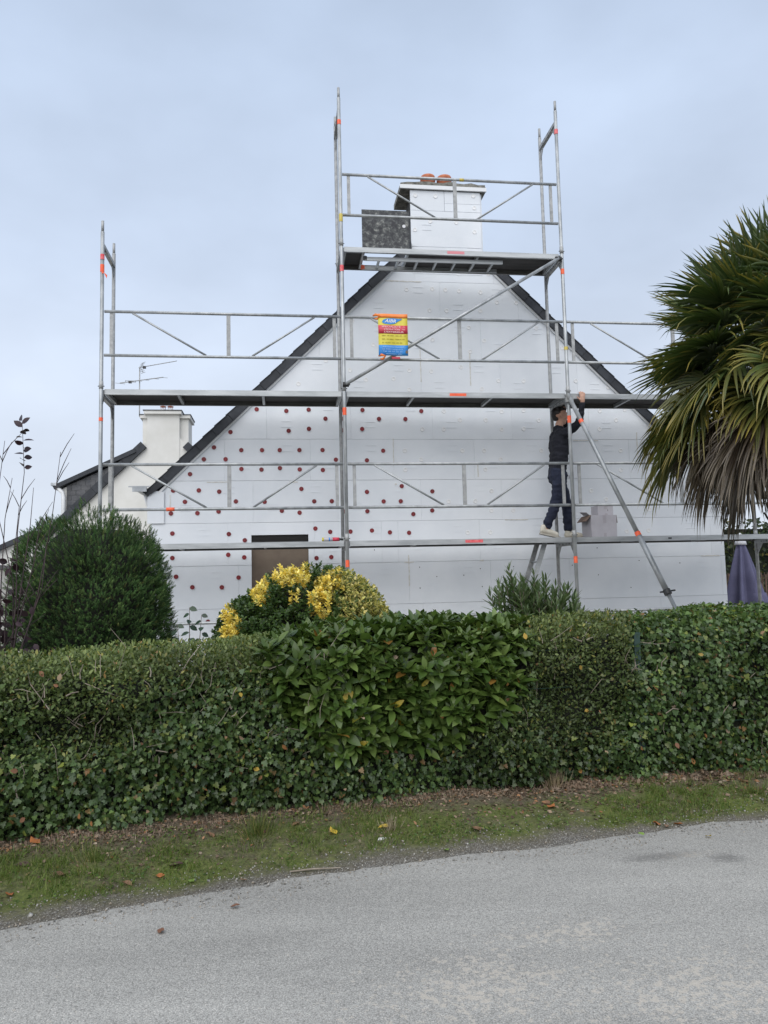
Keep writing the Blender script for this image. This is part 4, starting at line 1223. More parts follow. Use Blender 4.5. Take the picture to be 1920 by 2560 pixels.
# joints in the worker's own frame: x forward (along the scaffold), y away from the street, z up from the deck
HEAD = Vector((.055, -.005, 1.735))
SHR, SHL = (.045, -.165, 1.455), (.04, .175, 1.465)
ELR, WRR = (.185, -.375, 1.555), (.225, -.432, 1.83)
ELL, WRL = (.24, .20, 1.60), (.135, .10, 1.80)
HIPR, HIPL = (.0, -.085, .88), (.0, .085, .88)
KNR, ANR = (-.085, -.10, .50), (-.255, -.10, .135)
KNL, ANL = (.135, .085, .50), (.15, .09, .10)
trunk_pts = [(-.005, 0, .90), (.01, 0, 1.05), (.03, 0, 1.22), (.035, 0, 1.38), (.03, 0, 1.47)]
def arm_hand_right():
    t = []
    W = Vector(WRR)
    t.append(([W, W + Vector((.002, 0, .035)), W + Vector((.003, .002, .085))], [.026, .036, .036]))       # palm, flat against the deck edge
    for i, (dx, ln) in enumerate(((-.030, .072), (-.010, .080), (.011, .076), (.031, .060))):
        a0 = W + Vector((.003 + dx, 0, .09))
        a1 = a0 + Vector((dx * .12, -.004, ln * .48)); a2 = a1 + Vector((dx * .08, .012, ln * .32)); a3 = a2 + Vector((0, .022, ln * .12))
        t.append(([a0, a1, a2, a3], [.0105, .0098, .009, .008]))
    a0 = W + Vector((-.022, -.004, .03))
    t.append(([a0, a0 + Vector((-.030, -.006, .026)), a0 + Vector((-.050, -.002, .052))], [.0135, .0115, .0095]))
    return t
def hand_left():
    W = Vector(WRL); t = []
    t.append(([W, W + Vector((-.006, -.005, .035)), W + Vector((-.012, -.012, .062))], [.026, .034, .036]))
    for i, dy in enumerate((-.032, -.011, .010, .030)):
        a0 = W + Vector((-.014, -.012 + dy, .075))
        t.append(([a0, a0 + Vector((.026, 0, .016)), a0 + Vector((.052, 0, .010)), a0 + Vector((.06, 0, -.008))], [.0105, .0098, .009, .008]))
    a0 = W + Vector((.004, -.032, .02))
    t.append(([a0, a0 + Vector((.022, -.014, .018)), a0 + Vector((.042, -.010, .030))], [.013, .011, .0095]))
    return t
H = HEAD
body = []
body += flat_tube(trunk_pts, [.085, .08, .09, .10, .07], [.135, .12, .135, .165, .13])
body.append(([(.02, 0, 1.47), (.035, 0, 1.56), (.05, -.003, 1.63)], [.062, .056, .056]))                       # neck
body += [([SHR, ELR], [.048, .036]), ([ELR, WRR], [.038, .026]), ([SHL, ELL], [.048, .036]), ([ELL, WRL], [.038, .026])]
body += arm_hand_right() + hand_left()
body += [([HIPR, KNR, ANR], [.082, .054, .038]), ([HIPL, KNL, ANL], [.082, .054, .038])]
body += [([ANR, (-.25, -.10, .10), (-.16, -.10, .05)], [.036, .038, .030]), ([ANL, (.155, .09, .06), (.275, .10, .035)], [.036, .038, .030])]
# head: cranium, face wedge, jaw, nose, brow, ears; chin a little down
body += [([H + Vector((-.035, 0, .035)), H + Vector((.025, 0, .045))], [.083, .085]), ([H + Vector((.0, 0, .0)), H + Vector((.05, 0, -.01))], [.073, .066]),
         ([H + Vector((.01, 0, -.06)), H + Vector((.065, 0, -.085))], [.055, .034]), ([H + Vector((.095, 0, .02)), H + Vector((.118, 0, -.018)), H + Vector((.104, 0, -.026))], [.013, .015, .015]),
         ([H + Vector((.088, -.035, .035)), H + Vector((.10, 0, .038)), H + Vector((.088, .035, .035))], [.016, .014, .016]),
         ([H + Vector((.084, -.02, -.058)), H + Vector((.096, 0, -.058)), H + Vector((.084, .02, -.058))], [.011, .012, .011])]
for sg in (-1, 1):
    body.append(([H + Vector((-.01, .080 * sg, .018)), H + Vector((-.018, .088 * sg, .0)), H + Vector((-.008, .081 * sg, -.025))], [.013, .015, .010]))
per = fused('person', body, 'skin', None, voxel=.0072, smooth=3)
per.location = F(6.10, .40, D1); per.rotation_euler = (0, 0, TH)
tag(per, 'worker in navy sweater and jeans on the lower deck gripping the deck above', 'person')
# eyes
for sg in (-1, 1):
    b = MB(); b.lathe([(.002, -.011), (.009, -.006), (.011, 0), (.009, .006), (.002, .011)], H + Vector((.088, .03 * sg, .012)), 10); b.build('eye', 'white_paint', per, True)
# short dark hair, faded at the sides
hair = fused('hair', [([H + Vector((-.040, 0, .046)), H + Vector((.026, 0, .060))], [.086, .080]), ([H + Vector((-.055, 0, -.025)), H + Vector((-.046, 0, .03))], [.054, .076]),
                      ([H + Vector((.066, -.03, .082)), H + Vector((.068, .03, .082))], [.028, .028])], 'hair', per, .009, 2, .008)
# sweater, trousers, shoes
fused('sweater', flat_tube([(.0, 0, .985), (.008, 0, 1.05), (.025, 0, 1.20), (.035, 0, 1.36), (.03, 0, 1.475)], [.115, .112, .120, .125, .096], [.165, .155, .165, .195, .165])
      + [([(.02, 0, 1.46), (.034, 0, 1.56)], [.088, .072]), ([(.03, -.10, 1.43), SHR, ELR], [.085, .072, .056]), ([ELR, Vector(ELR).lerp(Vector(WRR), .5), Vector(ELR).lerp(Vector(WRR), .93)], [.056, .048, .037]),
         ([(.03, .10, 1.43), SHL, ELL], [.085, .072, .056]), ([ELL, Vector(ELL).lerp(Vector(WRL), .92)], [.054, .038])], 'sweater', per, .012, 5, .022)
fused('trousers', flat_tube([(-.012, 0, .86), (-.008, 0, .95), (.0, 0, 1.0)], [.125, .115, .108], [.165, .16, .155])
      + [([HIPR, (-.045, -.095, .68), KNR, (-.165, -.10, .31), (-.235, -.10, .178)], [.108, .095, .076, .066, .062]), ([HIPL, (.07, .088, .68), KNL, (.15, .09, .30), (.15, .09, .145)], [.108, .095, .076, .068, .064])], 'trousers', per, .012, 5, .022)
def shoe(heel, toe, lift):
    h_, t_ = Vector(heel), Vector(toe)
    m_ = h_.lerp(t_, .5)
    s_ = fused('shoe', [([h_ + Vector((.03, 0, .055)), m_ + Vector((0, 0, .058)), t_ - (t_ - h_).normalized() * .04 + Vector((0, 0, .043))], [.043, .046, .040]), ([h_ + Vector((.04, 0, .06)), h_ + Vector((.05, 0, .10))], [.042, .045])], 'shoe', per, .008, 3)
    b = MB()
    d = (t_ - h_).normalized(); sd = Vector((0, 1, 0)); up = d.cross(sd) * -1
    if up.z < 0: up = -up
    out = [(-.012, .03), (.02, .04), (.10, .036), (.19, .046), (.255, .038), (.285, .015)]
    ring = [h_ + d * x + sd * y for x, y in out] + [h_ + d * x - sd * y for x, y in out[::-1]]
    k = len(ring)
    b.add([p for p in ring] + [p + up * .024 for p in ring], [tuple(range(k)), tuple(range(2 * k - 1, k - 1, -1))] + [(i, (i + 1) % k, k + (i + 1) % k, k + i) for i in range(k)])
    b.build('sole', 'sole', s_)
shoe((-.33, -.10, .060), (-.065, -.10, .0), .05)
shoe((.09, .09, .0), (.365, .10, .0), 0)
b = MB(); b.prism([(.085, 1.37), (.125, 1.36), (.155, 1.50), (.135, 1.51)], -.172, -.168); b.build('chest_print', 'white_paint', per)
b = MB(); b.prism([(.125, 1.385), (.150, 1.38), (.165, 1.47), (.155, 1.48)], -.177, -.173); b.build('chest_stripe', 'pink', per)
b = MB(); b.box((.145, -.06, .845), (.152, -.02, .885)); b.build('pocket_tag', 'white_paint', per)

# ------------------------------------------------------------------ hedge along the verge
_hx = [-7, -2.4, -1.5, -.95, -.6, 0, .9, 1.2, 1.6, 1.9, 3, 7]
_hz = [1.03, 1.05, 1.06, 1.10, 1.14, 1.165, 1.15, 1.15, 1.155, 1.19, 1.20, 1.23]
def h_hedge(X):
    return np.interp(X, _hx, _hz)
HW, HR = .72, .20
def hedge_pt(X, u):
    """point and outward normal on the clipped surface; u runs up the front face, over the shoulder and back along the top"""
    X = np.asarray(X, float); u = np.asarray(u, float)
    Hh = h_hedge(X)
    arc = math.pi / 2 * HR
    f1 = Hh - HR
    a_ = np.clip((u - f1) / arc, 0, 1) * math.pi / 2
    z = np.where(u < f1, u, f1 + HR * np.sin(a_))
    y = np.where(u < f1, 0, HR * (1 - np.cos(a_)) + np.maximum(0, u - f1 - arc))
    lean = .05 * np.sin(np.clip(z / 1.3, 0, 1) * math.pi)      # belly
    Y = y_hedge(X) + y - lean + .03
    nrm = np.stack([np.full_like(X, .2), -np.cos(a_), np.sin(a_) + .05], 1)
    return np.stack([X, Y, z + .03], 1), unit(nrm)
def hedge_noise(P):
    cav = np.exp(-((P[:, 2] - .74 - (vnoise(P, 1.6) - .5) * .25) / .10) ** 2) * np.clip((-.75 - P[:, 0]) / .5, 0, 1) * np.clip((vnoise(P + 7, 2.2) - .30) * 4, 0, 1)
    flat = 1 - .62 * np.clip((P[:, 2] - h_hedge(P[:, 0]) + .12) / .12, 0, 1)          # the top is clipped flatter
    return ((vnoise(P, 2.6) - .5) * .20 + (vnoise(P, 6.5) - .5) * .15) * flat - .17 * cav      # a hollow where the hedge was cut back

def in_laurel(X, z):
    c = .08; hwid = .88 * np.clip((z - .22) / .62, 0, 1) ** .6
    e_ = (vnoise(np.stack([X, z, z * 0], 1), 5) - .5) * .16
    return (np.abs(X - c) < hwid + e_) & (z > .40 + e_)

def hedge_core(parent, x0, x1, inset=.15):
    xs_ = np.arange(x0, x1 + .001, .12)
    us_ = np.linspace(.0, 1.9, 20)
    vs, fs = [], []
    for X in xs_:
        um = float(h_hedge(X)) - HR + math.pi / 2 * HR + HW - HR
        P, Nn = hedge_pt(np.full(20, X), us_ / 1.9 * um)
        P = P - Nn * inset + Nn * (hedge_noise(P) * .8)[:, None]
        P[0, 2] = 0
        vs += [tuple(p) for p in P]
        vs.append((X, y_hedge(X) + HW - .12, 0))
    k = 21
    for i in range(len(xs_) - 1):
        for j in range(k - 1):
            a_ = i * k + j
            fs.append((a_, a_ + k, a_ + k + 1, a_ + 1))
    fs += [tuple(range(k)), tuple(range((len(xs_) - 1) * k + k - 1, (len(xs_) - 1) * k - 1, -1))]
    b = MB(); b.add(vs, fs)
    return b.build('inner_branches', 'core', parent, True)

hedge_l = empty('hedge', 'clipped mixed hedge with bare twigs and ivy, left of the laurel', 'hedge', (-2, 4.95, 0))
laurel = empty('laurel_shrub', 'glossy broad-leaved laurel growing through the middle of the hedge', 'shrub', (.1, 5.4, 0))
hedge_m = empty('hedge', 'small-leaved privet stretch of hedge between the laurel and the ivy', 'hedge', (1.3, 5.7, 0))
hedge_r = empty('ivy_hedge', 'dense ivy-covered hedge below the palm at the right', 'hedge', (3, 5.9, 0))
for o in (hedge_l, laurel, hedge_m, hedge_r):
    o.location = (0, 0, 0)
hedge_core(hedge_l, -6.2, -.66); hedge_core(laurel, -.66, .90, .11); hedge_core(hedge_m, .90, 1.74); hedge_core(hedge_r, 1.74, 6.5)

def put_leaves(name, parent, tmpl, P, FR, S, C, m_, keep=0, m_obj=None, score=None, part='leaf'):
    """the keep leaves with the best score as objects of their own, the rest joined as stuff"""
    S = np.asarray(S, float)
    S3 = np.repeat(S[:, None], 3, 1) if S.ndim == 1 else S
    rest = np.ones(len(P), bool)
    if keep:
        best = np.argsort(-score)[:keep]
        rest[best] = False
        me_ = bpy.data.meshes.new(part)
        me_.from_pydata([tuple(v) for v in tmpl[0]], [], [tuple(f_) for f_ in tmpl[1]])
        me_.shade_smooth(); me_.materials.append(M[m_obj])
        for i in best:
            o = bpy.data.objects.new(part, me_); COL.objects.link(o); o.parent = parent
            A = np.eye(4); A[:3, :3] = (FR[i] * S3[i][:, None]).T; A[:3, 3] = P[i]
            o.matrix_local = Matrix(A.tolist())
            o.color = (*[float(c) for c in C[i]], 1)
    me_ = scatter_mesh(name, tmpl[0], tmpl[1], P[rest], FR[rest], S3[rest], C[rest])
    return link(name, me_, m_, parent, kind='stuff')

def hedge_sample(n, x0, x1):
    X = rng.uniform(x0, x1, n)
    u = rng.random(n) * (h_hedge(X) - HR + math.pi / 2 * HR + HW - HR)
    P, Nn = hedge_pt(X, u)
    return X, P, Nn
VIEW = (-3.1, 3.7)
def visible_score(P, d):
    inv = (P[:, 0] > -2.6) & (P[:, 0] < 3.0) & (P[:, 2] > .1) & (P[:, 1] < y_hedge(P[:, 0]) + .1)
    return np.where(inv, d + rng.random(len(P)) * .02, -9)

# --- ivy
n = 120000
X, P, Nn = hedge_sample(n, -6, 6.4)
nz = vnoise(P, 2.2)
ivy_ok = ((X > 1.78 + (nz - .5) * .5) | (P[:, 2] < .62 + (nz - .5) * .9 + rng.normal(0, .09, n))) & ~in_laurel(X, P[:, 2])
X, P, Nn = X[ivy_ok], P[ivy_ok], Nn[ivy_ok]
dep_ = hedge_noise(P) + rng.uniform(-.14, .04, len(P))
P = P + Nn * dep_[:, None]
tip = unit(Nn * .35 + np.array([0, 0, -.8]) + rng.normal(0, .62, P.shape))
nr = unit(Nn * .9 + np.array([0, 0, .55]) + rng.normal(0, .55, P.shape))
S = .014 + rng.gamma(3.0, .0052, len(P)).clip(0, .036)
C = colours(len(P), [(5, (.040, .074, .024)), (5, (.062, .104, .031)), (2.6, (.095, .145, .042)), (.7, (.17, .20, .045)), (.25, (.22, .12, .05))], .35) * (.58 + .7 * vnoise(P + 4, 1.7))[:, None]
topm = np.clip((P[:, 2] - 1.0) / .4, 0, 1)[:, None]
C = C * (1 + topm * np.array([.55, .5, .3]))              # leaves turn a paler, yellower green towards the top
FRm = frames(tip, nr)
for par, msk, keep in ((hedge_l, X < .1, 220), (hedge_m, (X >= .1) & (X < 1.74), 120), (hedge_r, X >= 1.74, 300)):
    put_leaves('ivy_foliage', par, T_IVY, P[msk], FRm[msk], S[msk], C[msk], 'leaf_gloss', keep, 'leaf_obj', visible_score(P[msk], (dep_ - hedge_noise(P))[msk] + S[msk]), 'ivy_leaf')

# --- small-leaved privet
n = 130000
X, P, Nn = hedge_sample(n, -6, 2.2)
nz = vnoise(P, 2.2)
ok = (P[:, 2] > .50 + (nz - .5) * .9 + rng.normal(0, .10, n)) & (X < 1.80 + (nz - .5) * .4) & ~in_laurel(X, P[:, 2])
ok &= (vnoise(P, 5.0) > .19) | (P[:, 2] > .85)                       # holes where branches show
X, P, Nn = X[ok], P[ok], Nn[ok]
dep_ = hedge_noise(P) + rng.uniform(-.15, .045, len(P))
P = P + Nn * dep_[:, None]
tip = unit(Nn * .55 + np.array([0, 0, .35]) + rng.normal(0, .6, P.shape))
nr = unit(np.array([0, -.35, 1.0]) + Nn * .5 + rng.normal(0, .45, P.shape))
S = rng.uniform(.019, .038, len(P))
C = colours(len(P), [(5, (.056, .086, .026)), (5, (.083, .118, .036)), (2, (.125, .165, .056)), (.6, (.19, .19, .05)), (.15, (.22, .13, .05))], .3) * (.55 + .75 * vnoise(P + 4, 1.9))[:, None]
topm = np.clip((P[:, 2] - .85) / .3, 0, 1)[:, None]
C = C * (1 + topm * np.array([.6, .45, .35]))
FRm = frames(tip, nr)
put_leaves('privet_foliage', hedge_l, T_PRIVET, P[X < .1], FRm[X < .1], S[X < .1], C[X < .1], 'leaf')
put_leaves('privet_foliage', hedge_m, T_PRIVET, P[X >= .1], FRm[X >= .1], S[X >= .1], C[X >= .1], 'leaf')

# --- laurel: whorls of long leaves
n = 1450
X, P, Nn = hedge_sample(n, -.9, 1.1)
ok = in_laurel(X, P[:, 2]) | ((P[:, 2] > .98) & (np.abs(X - .1) < .92))
X, P, Nn = X[ok], P[ok], Nn[ok]
ax = unit(Nn * .75 + np.array([0, 0, .75]) + rng.normal(0, .35, P.shape))
LP, LT, LN, LS, LC, LD = [], [], [], [], [], []
for i in range(len(P)):
    k = rng.integers(6, 10)
    a_ = ax[i]
    u_ = unit(np.cross(a_, [0.3, .2, 1.0])[None])[0]; v_ = np.cross(a_, u_)
    d = float(hedge_noise(P[i:i + 1])[0]) * .8 + rng.uniform(-.12, .05)
    base = P[i] + Nn[i] * d
    ph = rng.random() * 6.28
    tint = rng.uniform(.7, 1.2)
    for j in range(k):
        al = ph + j * 2.4
        opn = .45 + .55 * (j / k)
        rd = u_ * math.cos(al) + v_ * math.sin(al)
        LT.append(a_ * (1.15 - opn) + rd * opn + rng.normal(0, .10, 3))
        LN.append(a_ * opn - rd * (1 - opn) * .8 + np.array([0, 0, .25]))
        LP.append(base - a_ * .05 * (j / k) + rd * .006)
        LS.append(rng.uniform(.080, .140) * (1.0 if j > 2 else .8))
        LC.append(tint); LD.append(d)
LP, LT, LN = np.array(LP), np.array(LT), np.array(LN)
LS = np.array(LS); LD = np.array(LD)
C = colours(len(LP), [(5, (.055, .100, .020)), (5, (.085, .140, .028)), (2.8, (.135, .195, .050)), (.06, (.38, .28, .03)), (.05, (.30, .13, .03))], .15) * np.array(LC)[:, None] * .9
S3 = np.stack([LS * rng.uniform(.85, 1.1, len(LS)), LS, LS], 1)
put_leaves('laurel_foliage', laurel, T_LAUREL, LP, frames(LT, LN), S3, C, 'leaf_gloss', 300, 'leaf_obj', visible_score(LP, LD), 'leaf')

# --- bare twigs and cut ends on the left stretch
tr_ = random.Random(5)
for par, cnt, xa, xb, za, zb in ((hedge_l, 150, -3.2, -.35, .40, .98), (hedge_m, 26, .85, 2.0, .5, 1.05), (hedge_r, 8, 2, 3.2, .1, .7)):
    for i in range(cnt):
        X_ = tr_.uniform(xa, xb); z_ = min(tr_.gauss((za + zb) / 2 + .05, .22), zb); z_ = max(z_, .15)
        p, nn = hedge_pt(np.array([X_]), np.array([z_]))
        off = float(hedge_noise(p)[0]) + tr_.uniform(-.06, .03)
        p = Vector(p[0]) + Vector(nn[0]) * off
        a_ = tr_.gauss(1.3, .75)
        d = Vector((math.cos(a_), tr_.uniform(-.35, .25), math.sin(a_)))
        L = tr_.uniform(.05, .15) if tr_.random() < .82 else tr_.uniform(.15, .28)
        r0 = tr_.uniform(.0014, .0032) * (1.6 if L < .1 else 1)
        q = p + d * L * .5 + Vector((tr_.gauss(0, .12), tr_.gauss(0, .08), tr_.gauss(0, .12))) * L
        b = MB(); b.tube([p, q, p + d * L], [r0, r0 * .85, r0 * .5], 5); b.build('twig', 'twig', par)
# brown leaves caught in the hedge
for par, x0, x1, cnt in ((hedge_l, -2.5, .1, 26), (hedge_m, .2, 1.7, 12), (hedge_r, 1.8, 3.2, 14)):
    X = rng.uniform(x0, x1, cnt); u = rng.uniform(.1, 1.05, cnt)
    P, Nn = hedge_pt(X, u); P = P + Nn * (hedge_noise(P) + .045)[:, None]
    put_leaves('withered_leaves', par, T_PRUN, P, frames(rng.normal(0, 1, P.shape), Nn + rng.normal(0, .5, P.shape)), rng.uniform(.03, .05, cnt), colours(cnt, [(2, (.28, .13, .05)), (1, (.20, .10, .06)), (1, (.36, .26, .05)), (1, (.32, .24, .17))]), 'leaf_dry', cnt - 2, 'leaf_dry_obj', np.arange(cnt) * 1.0, 'withered_leaf')

# wire fence swallowed by the hedge
wf = empty('wire_fence', 'dark green wire fence post showing through the hedge', 'fence', (0, 0, 0))
for X_, zt in ((.80, 1.0), (1.86, 1.10), (4.1, 1.1)):
    Y_ = y_hedge(X_) + .085
    b = MB(); b.box((X_ - .022, Y_ - .022, 0), (X_ + .022, Y_ + .022, zt)); po = b.build('post', 'green_paint', wf)
    b = MB(); b.box((X_ - .025, Y_ - .025, zt), (X_ + .025, Y_ + .025, zt + .015)); b.build('post_cap', 'green_paint', po)
for z_ in (.45, .75, 1.02):
    pts = [(X_, y_hedge(X_) + .06, z_ + .01 * math.sin(X_ * 4)) for X_ in np.arange(.8, 4.11, .3)]
    b = MB(); b.tube(pts, .0018, 5); b.build('wire', 'green_paint', wf)

# ------------------------------------------------------------------ yew
yew = empty('yew_bush', 'tall dark green clipped yew behind the hedge at the left', 'shrub', (-2.71, 7.05, 0))
def yew_r(h):
    h = np.asarray(h, float)
    return np.where(h > 1.2, .70 * np.sqrt(np.maximum(0, 1 - (np.abs(h - 1.2) / 1.02) ** 2.7)), .70 * (.92 + .08 * h / 1.2))
def yew_pts(n):
    h = rng.uniform(.15, 2.2, n * 2); a_ = rng.uniform(0, 2 * math.pi, n * 2)
    keep = rng.random(n * 2) < (yew_r(h) + .30) / 1.1
    h, a_ = h[keep][:n], a_[keep][:n]
    # spread over the dome top as well
    r = yew_r(h)
    P = np.stack([r * np.cos(a_), r * np.sin(a_) * .92, h], 1)
    e_ = .02
    dr = (yew_r(h + e_) - yew_r(h - e_)) / (2 * e_)
    Nn = unit(np.stack([np.cos(a_), np.sin(a_), np.clip(-dr, -.2, 4)], 1))
    return P, Nn
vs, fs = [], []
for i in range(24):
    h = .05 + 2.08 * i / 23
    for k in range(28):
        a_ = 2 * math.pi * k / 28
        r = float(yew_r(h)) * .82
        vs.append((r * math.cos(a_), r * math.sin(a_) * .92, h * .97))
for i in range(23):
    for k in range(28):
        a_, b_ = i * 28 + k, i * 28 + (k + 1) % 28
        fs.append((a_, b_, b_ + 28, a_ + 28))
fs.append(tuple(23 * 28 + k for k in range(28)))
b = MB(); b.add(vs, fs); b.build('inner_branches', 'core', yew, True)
b = MB(); b.tube([(0, 0, -.02), (.02, 0, .5), (0, .02, 1.2)], [.09, .07, .04], 10); b.build('trunk', 'bark', yew, True)
# a bushy plume: short needles spiralling up a shoot
tv, tf = [], []
yq = random.Random(4)
for i in range(36):
    y = .02 + .86 * i / 35
    al = i * 2.4
    ln = (.24 - .10 * y) * yq.uniform(.8, 1.15)
    rad = .10 * (1 - y) + .012
    dx, dz = math.cos(al), math.sin(al)
    o = len(tv)
    px, pz = -dz * .034, dx * .034
    cx, cz = dx * rad, dz * rad
    tv += [(cx * .6 + px, y, cz * .6 + pz), (cx * .6 - px, y, cz * .6 - pz), (cx + dx * ln * .62, y + ln * .78, cz + dz * ln * .62)]
    tf.append((o, o + 1, o + 2))
T_YEW = (tv, tf)
P, Nn = yew_pts(21000)
pl = vnoise(P * np.array([1, 1, .45]), 5.0)
pl2 = vnoise(P * np.array([1, 1, .5]), 12.0)
P = P + Nn * ((pl - .5) * .20 + (pl2 - .5) * .12 + rng.uniform(-.08, .02, len(P)))[:, None]
tip = unit(Nn * .85 + np.array([0, 0, .65]) + rng.normal(0, .32, P.shape))
S = rng.uniform(.042, .072, len(P))
C = colours(len(P), [(5, (.030, .064, .021)), (5, (.050, .092, .029)), (2.5, (.085, .132, .042)), (.3, (.11, .12, .04))], .3)
C = C * (.75 + 1.0 * pl2)[:, None]      # tufts differ in tone
tcol = np.array([[1 + .9 * max(0, v[1] - .55)] * 3 for v in tv])
me_ = scatter_mesh('yew_foliage', tv, tf, P, frames(tip, Nn + rng.normal(0, .4, P.shape)), S, C, tcol)
link('foliage', me_, 'needle', yew, kind='stuff')
# upright plume shoots that break the outline
P, Nn = yew_pts(170)
sel = (P[:, 2] > .9)
P, Nn = P[sel], Nn[sel]
PP, TT, SS, CC = [], [], [], []
for i in range(len(P)):
    ax_ = unit((Nn[i] * .35 + np.array([0, 0, 1.0]) + rng.normal(0, .12, 3))[None])[0]
    L = rng.uniform(.04, .11)
    for j in range(6):
        t = j / 5
        PP.append(P[i] + ax_ * L * t); TT.append(ax_ + rng.normal(0, .38, 3)); SS.append(rng.uniform(.045, .07) * (1.1 - .4 * t)); CC.append(1 + .5 * t)
PP, TT = np.array(PP), np.array(TT)
C = colours(len(PP), [(5, (.040, .072, .026)), (3, (.065, .10, .038))], .2) * np.array(CC)[:, None]
me_ = scatter_mesh('yew_shoots', tv, tf, PP, frames(TT, rng.normal(0, 1, PP.shape)), np.array(SS), C, tcol)
link('shoots', me_, 'needle', yew, kind='stuff')

# ------------------------------------------------------------------ variegated euonymus
eu = empty('euonymus_bush', 'rounded bush with yellow and green variegated leaves behind the laurel', 'shrub', (-.76, 6.72, 0))
def eu_pts(n):
    d = unit(rng.normal(0, 1, (n, 3))); d[:, 2] = np.abs(d[:, 2]) * 1.1 - .30
    d = unit(d)
    P = np.sign(d) * np.abs(d) ** .78 * np.array([.78, .64, .80]) + np.array([.02, 0, .88])
    P[:, 2] *= 1 - .16 * np.clip((-P[:, 0] - .15) / .6, 0, 1)
    return P, unit(d / np.array([.8, .68, .82]))
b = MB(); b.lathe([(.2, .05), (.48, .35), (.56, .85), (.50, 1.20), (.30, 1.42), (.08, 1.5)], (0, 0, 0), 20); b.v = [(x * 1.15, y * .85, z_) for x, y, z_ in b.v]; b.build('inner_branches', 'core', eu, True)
P, Nn = eu_pts(6200)
bm1 = vnoise(P, 3.0); bm2 = vnoise(P + 9, 4.2)
P = P + Nn * ((bm1 - .5) * .12 + rng.uniform(-.13, .03, len(P)))[:, None]
yel = np.zeros(len(P), bool)
for cx, cz, rx, rz in ((-.289, 1.50, .10, .115), (-.024, 1.62, .16, .10), (.017, 1.45, .045, .07), (.231, 1.43, .10, .18), (.394, 1.55, .14, .09), (.527, 1.36, .13, .06), (-.533, 1.20, .105, .12), (-.625, 1.36, .055, .10)):
    e2 = ((P[:, 0] - cx) / rx) ** 2 + ((P[:, 2] - cz) / rz) ** 2
    yel |= (e2 + (vnoise(P, 14) - .5) * 1.3 < 1) & (P[:, 1] < .20)
yel |= (bm2 > .74) & (P[:, 1] > 0)
rim = np.clip((P[:, 0] - .30) / .12, 0, 1) * (P[:, 2] < 1.66)
EP, ET, EN, ES, EC = [], [], [], [], []
g1 = [(4, (.035, .068, .018)), (4, (.058, .105, .026)), (1.2, (.10, .155, .04))]
y1 = [(4, (.80, .60, .10)), (3, (.86, .72, .22)), (1.0, (.55, .50, .12)), (.3, (.18, .22, .05))]
v1 = [(3, (.50, .47, .14)), (3, (.09, .13, .035)), (2, (.74, .62, .22))]
for i in range(len(P)):
    a_ = unit((Nn[i] * .8 + np.array([0, 0, .6]) + rng.normal(0, .3, 3))[None])[0]
    u_ = unit(np.cross(a_, [.3, .2, 1])[None])[0]; v_ = np.cross(a_, u_)
    ph = rng.random() * 6
    k = rng.integers(7, 11)
    st = v1 if rng.random() < rim[i] else (y1 if yel[i] else g1)
    cols = colours(k, st, .2)
    for j in range(k):
        al = ph + j * 2.4; opn = .35 + .65 * j / k
        rd = u_ * math.cos(al) + v_ * math.sin(al)
        ET.append(a_ * (1.1 - opn) + rd * opn); EN.append(a_ * opn - rd * (1 - opn) * .6 + np.array([0, 0, .2]))
        EP.append(P[i] - a_ * .045 * (j / k)); ES.append(rng.uniform(.024, .042)); EC.append(cols[j])
me_ = scatter_mesh('euonymus_foliage', T_EUON[0], T_EUON[1], np.array(EP), frames(np.array(ET), np.array(EN)), np.array(ES), np.array(EC))
link('foliage', me_, 'leaf_gloss', eu, kind='stuff')
for i in range(6):
    a_ = i * 1.05
    b = MB(); b.tube([(.04 * math.cos(a_), .04 * math.sin(a_), 0), (.18 * math.cos(a_), .18 * math.sin(a_), .5), (.4 * math.cos(a_), .34 * math.sin(a_), 1.1)], [.022, .016, .008], 7); b.build('stem', 'bark', eu, True)

# ------------------------------------------------------------------ oleander
ol = empty('oleander_bush', 'grey-green oleander with narrow leaves in front of the ladder', 'shrub', (1.46, 7.5, 0))
OP, OT, ON, OS = [], [], [], []
for i in range(84):
    a_ = rng.uniform(0, 6.28); rr = rng.uniform(.05, .48)
    top = np.array([rr * math.cos(a_), rr * math.sin(a_) * .8, rng.uniform(1.14, 1.56) - .25 * rr])
    if i == 0: top = np.array([-.26, -.1, 1.60])
    if i == 1: top = np.array([-.02, -.1, 1.55])
    if i == 2: top = np.array([.30, -.1, 1.40])
    base = np.array([.08 * math.cos(a_), .08 * math.sin(a_), 0])
    mid = base * .5 + top * .5 + np.array([0, 0, .12])
    pts = [(1 - t) ** 2 * base + 2 * t * (1 - t) * mid + t * t * top for t in np.linspace(0, 1, 6)]
    b = MB(); b.tube(pts, [.011, .010, .009, .007, .005, .003], 6); b.build('stem', 'bark', ol, True)
    axis = unit((pts[-1] - pts[-2])[None])[0]
    u_ = unit(np.cross(axis, [.3, 1, .1])[None])[0]; v_ = np.cross(axis, u_)
    for w in range(13):
        t = 1 - w * .045
        q = (1 - t) ** 2 * base + 2 * t * (1 - t) * mid + t * t * top
        for k in range(4):
            al = w * 1.05 + k * 1.571 + rng.normal(0, .2); opn = min(.95, .30 + .075 * w)
            rd = u_ * math.cos(al) + v_ * math.sin(al)
            OP.append(q); OT.append(axis * (1.1 - opn) + rd * opn + np.array([0, 0, -.05 * w * .3])); ON.append(axis * opn - rd * (1 - opn) + np.array([0, 0, .1])); OS.append(rng.uniform(.10, .175) * (.75 if w < 2 else 1))
C = colours(len(OP), [(4, (.075, .12, .046)), (4, (.11, .16, .068)), (2, (.17, .22, .11))], .2)
